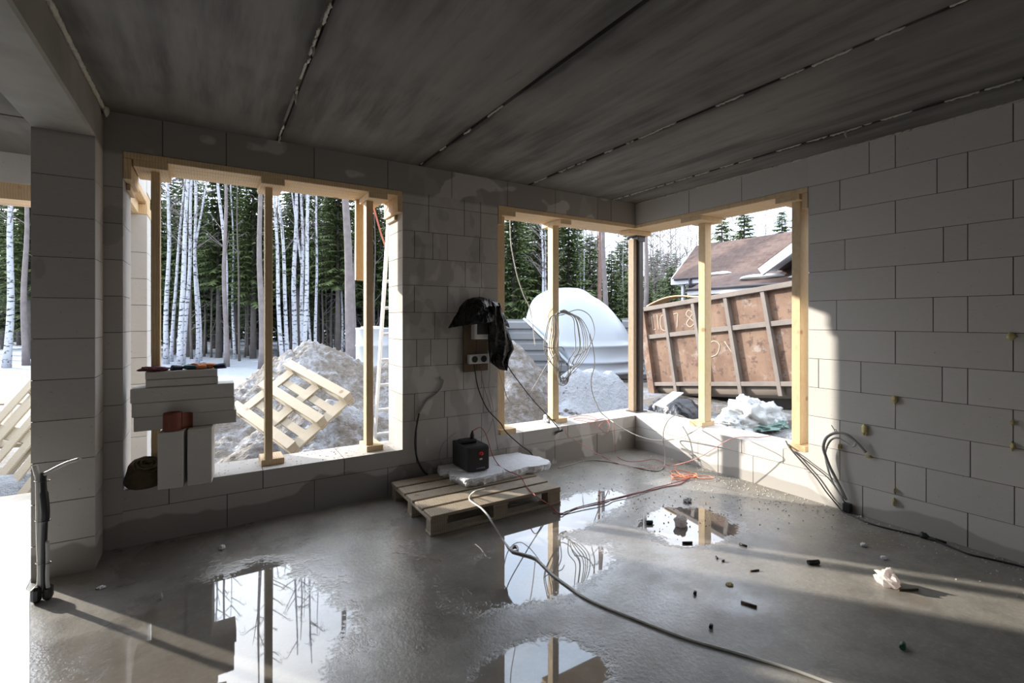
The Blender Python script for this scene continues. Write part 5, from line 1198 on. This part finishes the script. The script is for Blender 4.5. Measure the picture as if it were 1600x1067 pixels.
# spruces beyond the white tank
for i, (px, D, k, sc) in enumerate(((752, 25, 1, 1.0), (778, 29, 1, 1.0), (803, 25, 3, 1.22), (824, 30, 1, 0.95), (842, 26, 3, 1.20), (866, 31, 0, 0.9), (888, 27, 3, 1.25), (902, 33, 1, 0.95), (922, 30, 3, 1.05), (934, 37, 3, 1.2), (955, 28, 3, 0.85), (969, 33, 3, 1.05), (985, 27, 4, 0.95), (980, 40, 1, 1.0), (700, 28, 0, 1.0), (672, 26, 1, 1.0), (648, 30, 0, 1.0), (725, 32, 1, 1.0), (812, 37, 1, 1.15), (858, 40, 1, 1.2), (836, 44, 1, 1.2), (880, 46, 1, 1.2), (907, 44, 3, 1.2), (795, 45, 1, 1.25))):
    spruce(px, D, k, sc, 'green spruce in the row beyond the grey fence and white tank', 'spruces beyond the fence', i * 1.7)
for i, (px, D, k, sc) in enumerate(((1012, 33, 4, 1.0), (1024, 38, 4, 1.15), (1036, 31, 4, 0.95), (1050, 28, 4, 1.05), (1018, 45, 3, 1.15), (1042, 47, 3, 1.2), (1066, 36, 4, 1.2), (1028, 58, 1, 1.1), (1054, 60, 1, 1.1))):
    spruce(px, D, k, sc, 'spruce among the grey trees between the corner post and the house', 'spruces left of the house', i * 2.1)
for i, (px, D, k, sc, lab) in enumerate(((1128, 44, 1, 1.28, 'spruce rising over the brown roof just right of the middle corner prop'), (1163, 44, 1, 1.36, 'taller spruce over the middle of the brown roof ridge'), (1222, 42, 1, 1.22, 'spruce over the roof left of the rightmost prop'), (1254, 40, 1, 1.30, 'spruce over the white gable at the right edge of the window'))):
    spruce(px, D, k, sc, lab, None, i)
# trunks that stand out: (px at base, px where they reach the lintel, distance, radius, kind, label)
def trunk_tree(name, pb, ptop, D, r0, mm, label, ytop=290, bend=0.0, h=13.0, branches=16, fork=None, group=None, b0=4.5, seed=0, blen=1.5, yb=None):
    rr = random.Random(seed + int(pb * 7)); p0 = onD(pb, 499, D); p0.z = gz(p0.x, p0.y) - 0.05
    ztop = CZ + (HY0 - ytop) * D / FPX; q = onD(ptop, ytop, D); dv = (q - p0) / (q.z - p0.z)
    t = empty(name, p0, label, 'tree', group); pts = []; rad = []
    nseg = 16
    for i in range(nseg + 1):
        z = h * i / nseg; w_ = math.sin(min(1.0, z / (ztop - p0.z)) * math.pi) * bend
        pts.append(V((dv.x * z, dv.y * z, z)) + RGT * (w_ + 0.03 * math.sin(z * 1.1 + pb)) + FWD * 0.04 * math.sin(z * 0.9 + pb * 2)); rad.append(r0 * (1 - 0.82 * (i / nseg)) * (1.18 if i == 0 else 1))
    mb = MB(); mb.tube(pts, rad, 9)
    if fork:
        i0 = int(fork[0] / h * nseg); base = pts[i0]
        mb.tube([base] + [base + V((0, 0, s)) + RGT * fork[1] * (s / 4) + V((dv.x * s, dv.y * s, 0)) for s in (0.6, 1.6, 2.8, 4.2, 6.0)], [rad[i0] * k for k in (0.8, 0.7, 0.62, 0.5, 0.4, 0.2)], 8)
    mb.build('trunk', mm, t)
    if branches:
        mb = MB()
        for k in range(branches):
            z = rr.uniform(b0, h * 0.97); f = z / h * nseg; i = min(int(f), nseg - 1); base = pts[i].lerp(pts[i + 1], f - i)
            a = rr.uniform(0, 6.28); L = rr.uniform(0.5, 1.0) * blen * (1.15 - z / h * 0.7); d = V((math.cos(a), math.sin(a), rr.uniform(0.5, 1.1)))
            P_ = [base, base + d * L * 0.45, base + d * L * 0.8 + V((0, 0, 0.05)), base + d * L + V((0, 0, -0.10 * L))]
            mb.tube(P_, [0.022, 0.015, 0.009, 0.004], 4, cap=False)
            for s in range(3):
                b1 = P_[1].lerp(P_[3], rr.random()); e = V((rr.uniform(-1, 1), rr.uniform(-1, 1), rr.uniform(-0.5, 0.8))) * 0.45 * L * 0.8
                mb.tube([b1, b1 + e * 0.6, b1 + e + V((0, 0, -0.12))], [0.009, 0.006, 0.003], 3, cap=False)
        mb.build('branches', M_['twig'], t)
    return t
Bq = M_['birch']
trunk_tree('birch_tree', 259.5, 264, 20.5, 0.105, Bq, 'leftmost white birch just right of the left prop', seed=1)
trunk_tree('birch_tree', 268.5, 288, 21.5, 0.075, Bq, 'thin white birch leaning right, next to the leftmost birch', seed=2, bend=-0.08)
trunk_tree('birch_tree', 280, 293, 19.5, 0.115, Bq, 'thick white birch, left one of the crossing pair right of the left prop', seed=3)
trunk_tree('birch_tree', 285.5, 300, 20.0, 0.09, Bq, 'white birch leaning right, right one of the crossing pair', seed=4, bend=0.05)
trunk_tree('birch_tree', 308, 305, 20.5, 0.085, Bq, 'white birch that forks halfway up, left of the middle prop', seed=5, fork=(5.0, 0.75))
trunk_tree('birch_tree', 314, 303, 22.0, 0.055, Bq, 'slender grey birch leaning onto the forked birch', seed=6)
trunk_tree('birch_tree', 354, 342, 20.5, 0.10, Bq, 'white birch bending left behind the grey pine trunk', seed=7, bend=0.12)
trunk_tree('birch_tree', 366, 362, 23.0, 0.065, Bq, 'thin birch just right of the grey pine left of the middle prop', seed=8)
trunk_tree('birch_tree', 442, 429, 19.5, 0.085, Bq, 'bowed white birch leaning left against the middle prop', seed=9, bend=-0.05)
trunk_tree('birch_tree', 447.5, 431, 19.8, 0.085, Bq, 'second bowed white birch just right of the middle prop', seed=10, bend=0.16)
trunk_tree('birch_tree', 459.5, 462, 20.5, 0.115, Bq, 'thick straight white birch above the top of the dirt heap', seed=11)
trunk_tree('birch_tree', 473, 471, 21.5, 0.095, Bq, 'white birch close to the left of the leaning pair over the dirt heap', seed=12, fork=(4.6, -0.5))
trunk_tree('birch_tree', 476, 482, 20.0, 0.105, Bq, 'white birch crossing its neighbour over the dirt heap', seed=13)
trunk_tree('birch_tree', 485, 478, 23.0, 0.06, Bq, 'thin white stem right of the crossing birches', seed=14)
trunk_tree('birch_tree', 493, 495.5, 22.0, 0.075, Bq, 'white birch with rising bend, right of the birch cluster over the heap', seed=15)
trunk_tree('birch_tree', 529, 531, 23.5, 0.06, Bq, 'left one of the two thin birches beside the thick grey pine', seed=16)
trunk_tree('birch_tree', 534, 534, 24.0, 0.06, Bq, 'right one of the two thin birches beside the thick grey pine', seed=17)
trunk_tree('birch_tree', 12, 19, 19.0, 0.13, Bq, 'white birch seen through the left opening', seed=18, h=14)
G_ = M_['pine_bark']
trunk_tree('pine_tree', 352.5, 351.5, 19.5, 0.10, G_, 'slim grey pine trunk left of the middle prop', seed=20, branches=6, b0=8)
trunk_tree('pine_tree', 408.5, 406, 18.5, 0.125, G_, 'grey pine trunk close to the left of the middle prop', seed=21, branches=6, b0=8)
trunk_tree('pine_tree', 549.5, 540, 17.5, 0.18, G_, 'thickest grey pine trunk, left of the hanging board', seed=22, branches=6, b0=9, h=15)
trunk_tree('pine_tree', 553.5, 556, 22.0, 0.06, G_, 'thin grey trunk behind the hanging board', seed=23, branches=6, b0=8)
trunk_tree('pine_tree', 39, 40, 20.0, 0.12, G_, 'grey trunk right of the birch in the left opening', seed=24, branches=8, b0=5)
x = 255; i = 0
for px, D in ((299, 23), (320, 25), (330, 24), (339, 26), (374, 22), (383, 24), (388, 25), (372, 28), (399, 24), (395, 29), (503, 24), (510, 26), (518, 25), (523, 28), (499, 27), (466, 27), (453, 26), (540, 27), (346, 28), (313, 28), (273, 26), (292, 27), (436, 25), (570, 24), (586, 23), (592, 26)):
    i += 1; trunk_tree('bare_tree', px, px + r.uniform(-4, 4), D, r.uniform(0.045, 0.075), M_['spruce_bark'], 'thin bare grey trunk in the shade of the forest', seed=40 + i, branches=12, b0=1.2, blen=1.1, group='thin bare trunks of the forest', h=10)
trunk_tree('birch_tree', 851, 846.5, 23, 0.085, Bq, 'left stem of the birch pair above the white tank', ytop=370, seed=61, b0=3.2, h=8.5, branches=26)
trunk_tree('birch_tree', 856, 851, 23.3, 0.065, Bq, 'right stem of the birch pair above the white tank', ytop=370, seed=62, b0=3.2, h=8.0, branches=22)
trunk_tree('birch_tree', 908.5, 904, 27, 0.06, Bq, 'left one of two thin birches right of the cable-coil prop', ytop=370, seed=63, b0=3, h=8, branches=18)
trunk_tree('birch_tree', 913, 911.5, 27, 0.06, Bq, 'right one of two thin birches right of the cable-coil prop', ytop=370, seed=64, b0=3, h=9, branches=18)
trunk_tree('birch_tree', 973, 974, 28, 0.05, Bq, 'small birch left of the steel corner post', ytop=400, seed=65, b0=2.5, h=6.5, branches=18)
trunk_tree('pine_tree', 938, 937, 24, 0.13, M_['red_bark'], 'reddish pine trunk left of the grey one beside the corner post', ytop=370, seed=66, branches=5, b0=9, h=14)
trunk_tree('pine_tree', 947.5, 943, 22, 0.14, G_, 'grey pine trunk rising behind the white tank near the corner post', ytop=370, seed=67, branches=5, b0=9, h=14)
trunk_tree('pine_tree', 1009, 1009, 21, 0.125, G_, 'dark pine trunk just right of the steel corner post', ytop=370, seed=68, branches=5, b0=9, h=14)
for k, (px, D, h) in enumerate(((918, 34, 11), (926, 36, 12), (931, 33, 11), (897, 36, 11), (965, 36, 9), (1016, 38, 11), (1021, 34, 9), (1027, 40, 10), (1033, 36, 11), (1038, 43, 10), (1044, 38, 9), (1049, 40, 11), (1057, 38, 10), (1064, 44, 12), (1072, 40, 11), (1080, 44, 12), (1148, 48, 14), (1200, 48, 14), (1090, 46, 13))):
    trunk_tree('bare_tree', px, px + r.uniform(-3, 3), D, 0.06, M_['twig'], 'leafless grey tree against the bright sky on the right', ytop=380, seed=80 + k, branches=46, b0=h * 0.25, blen=1.9, h=h, group='leafless trees on the right')
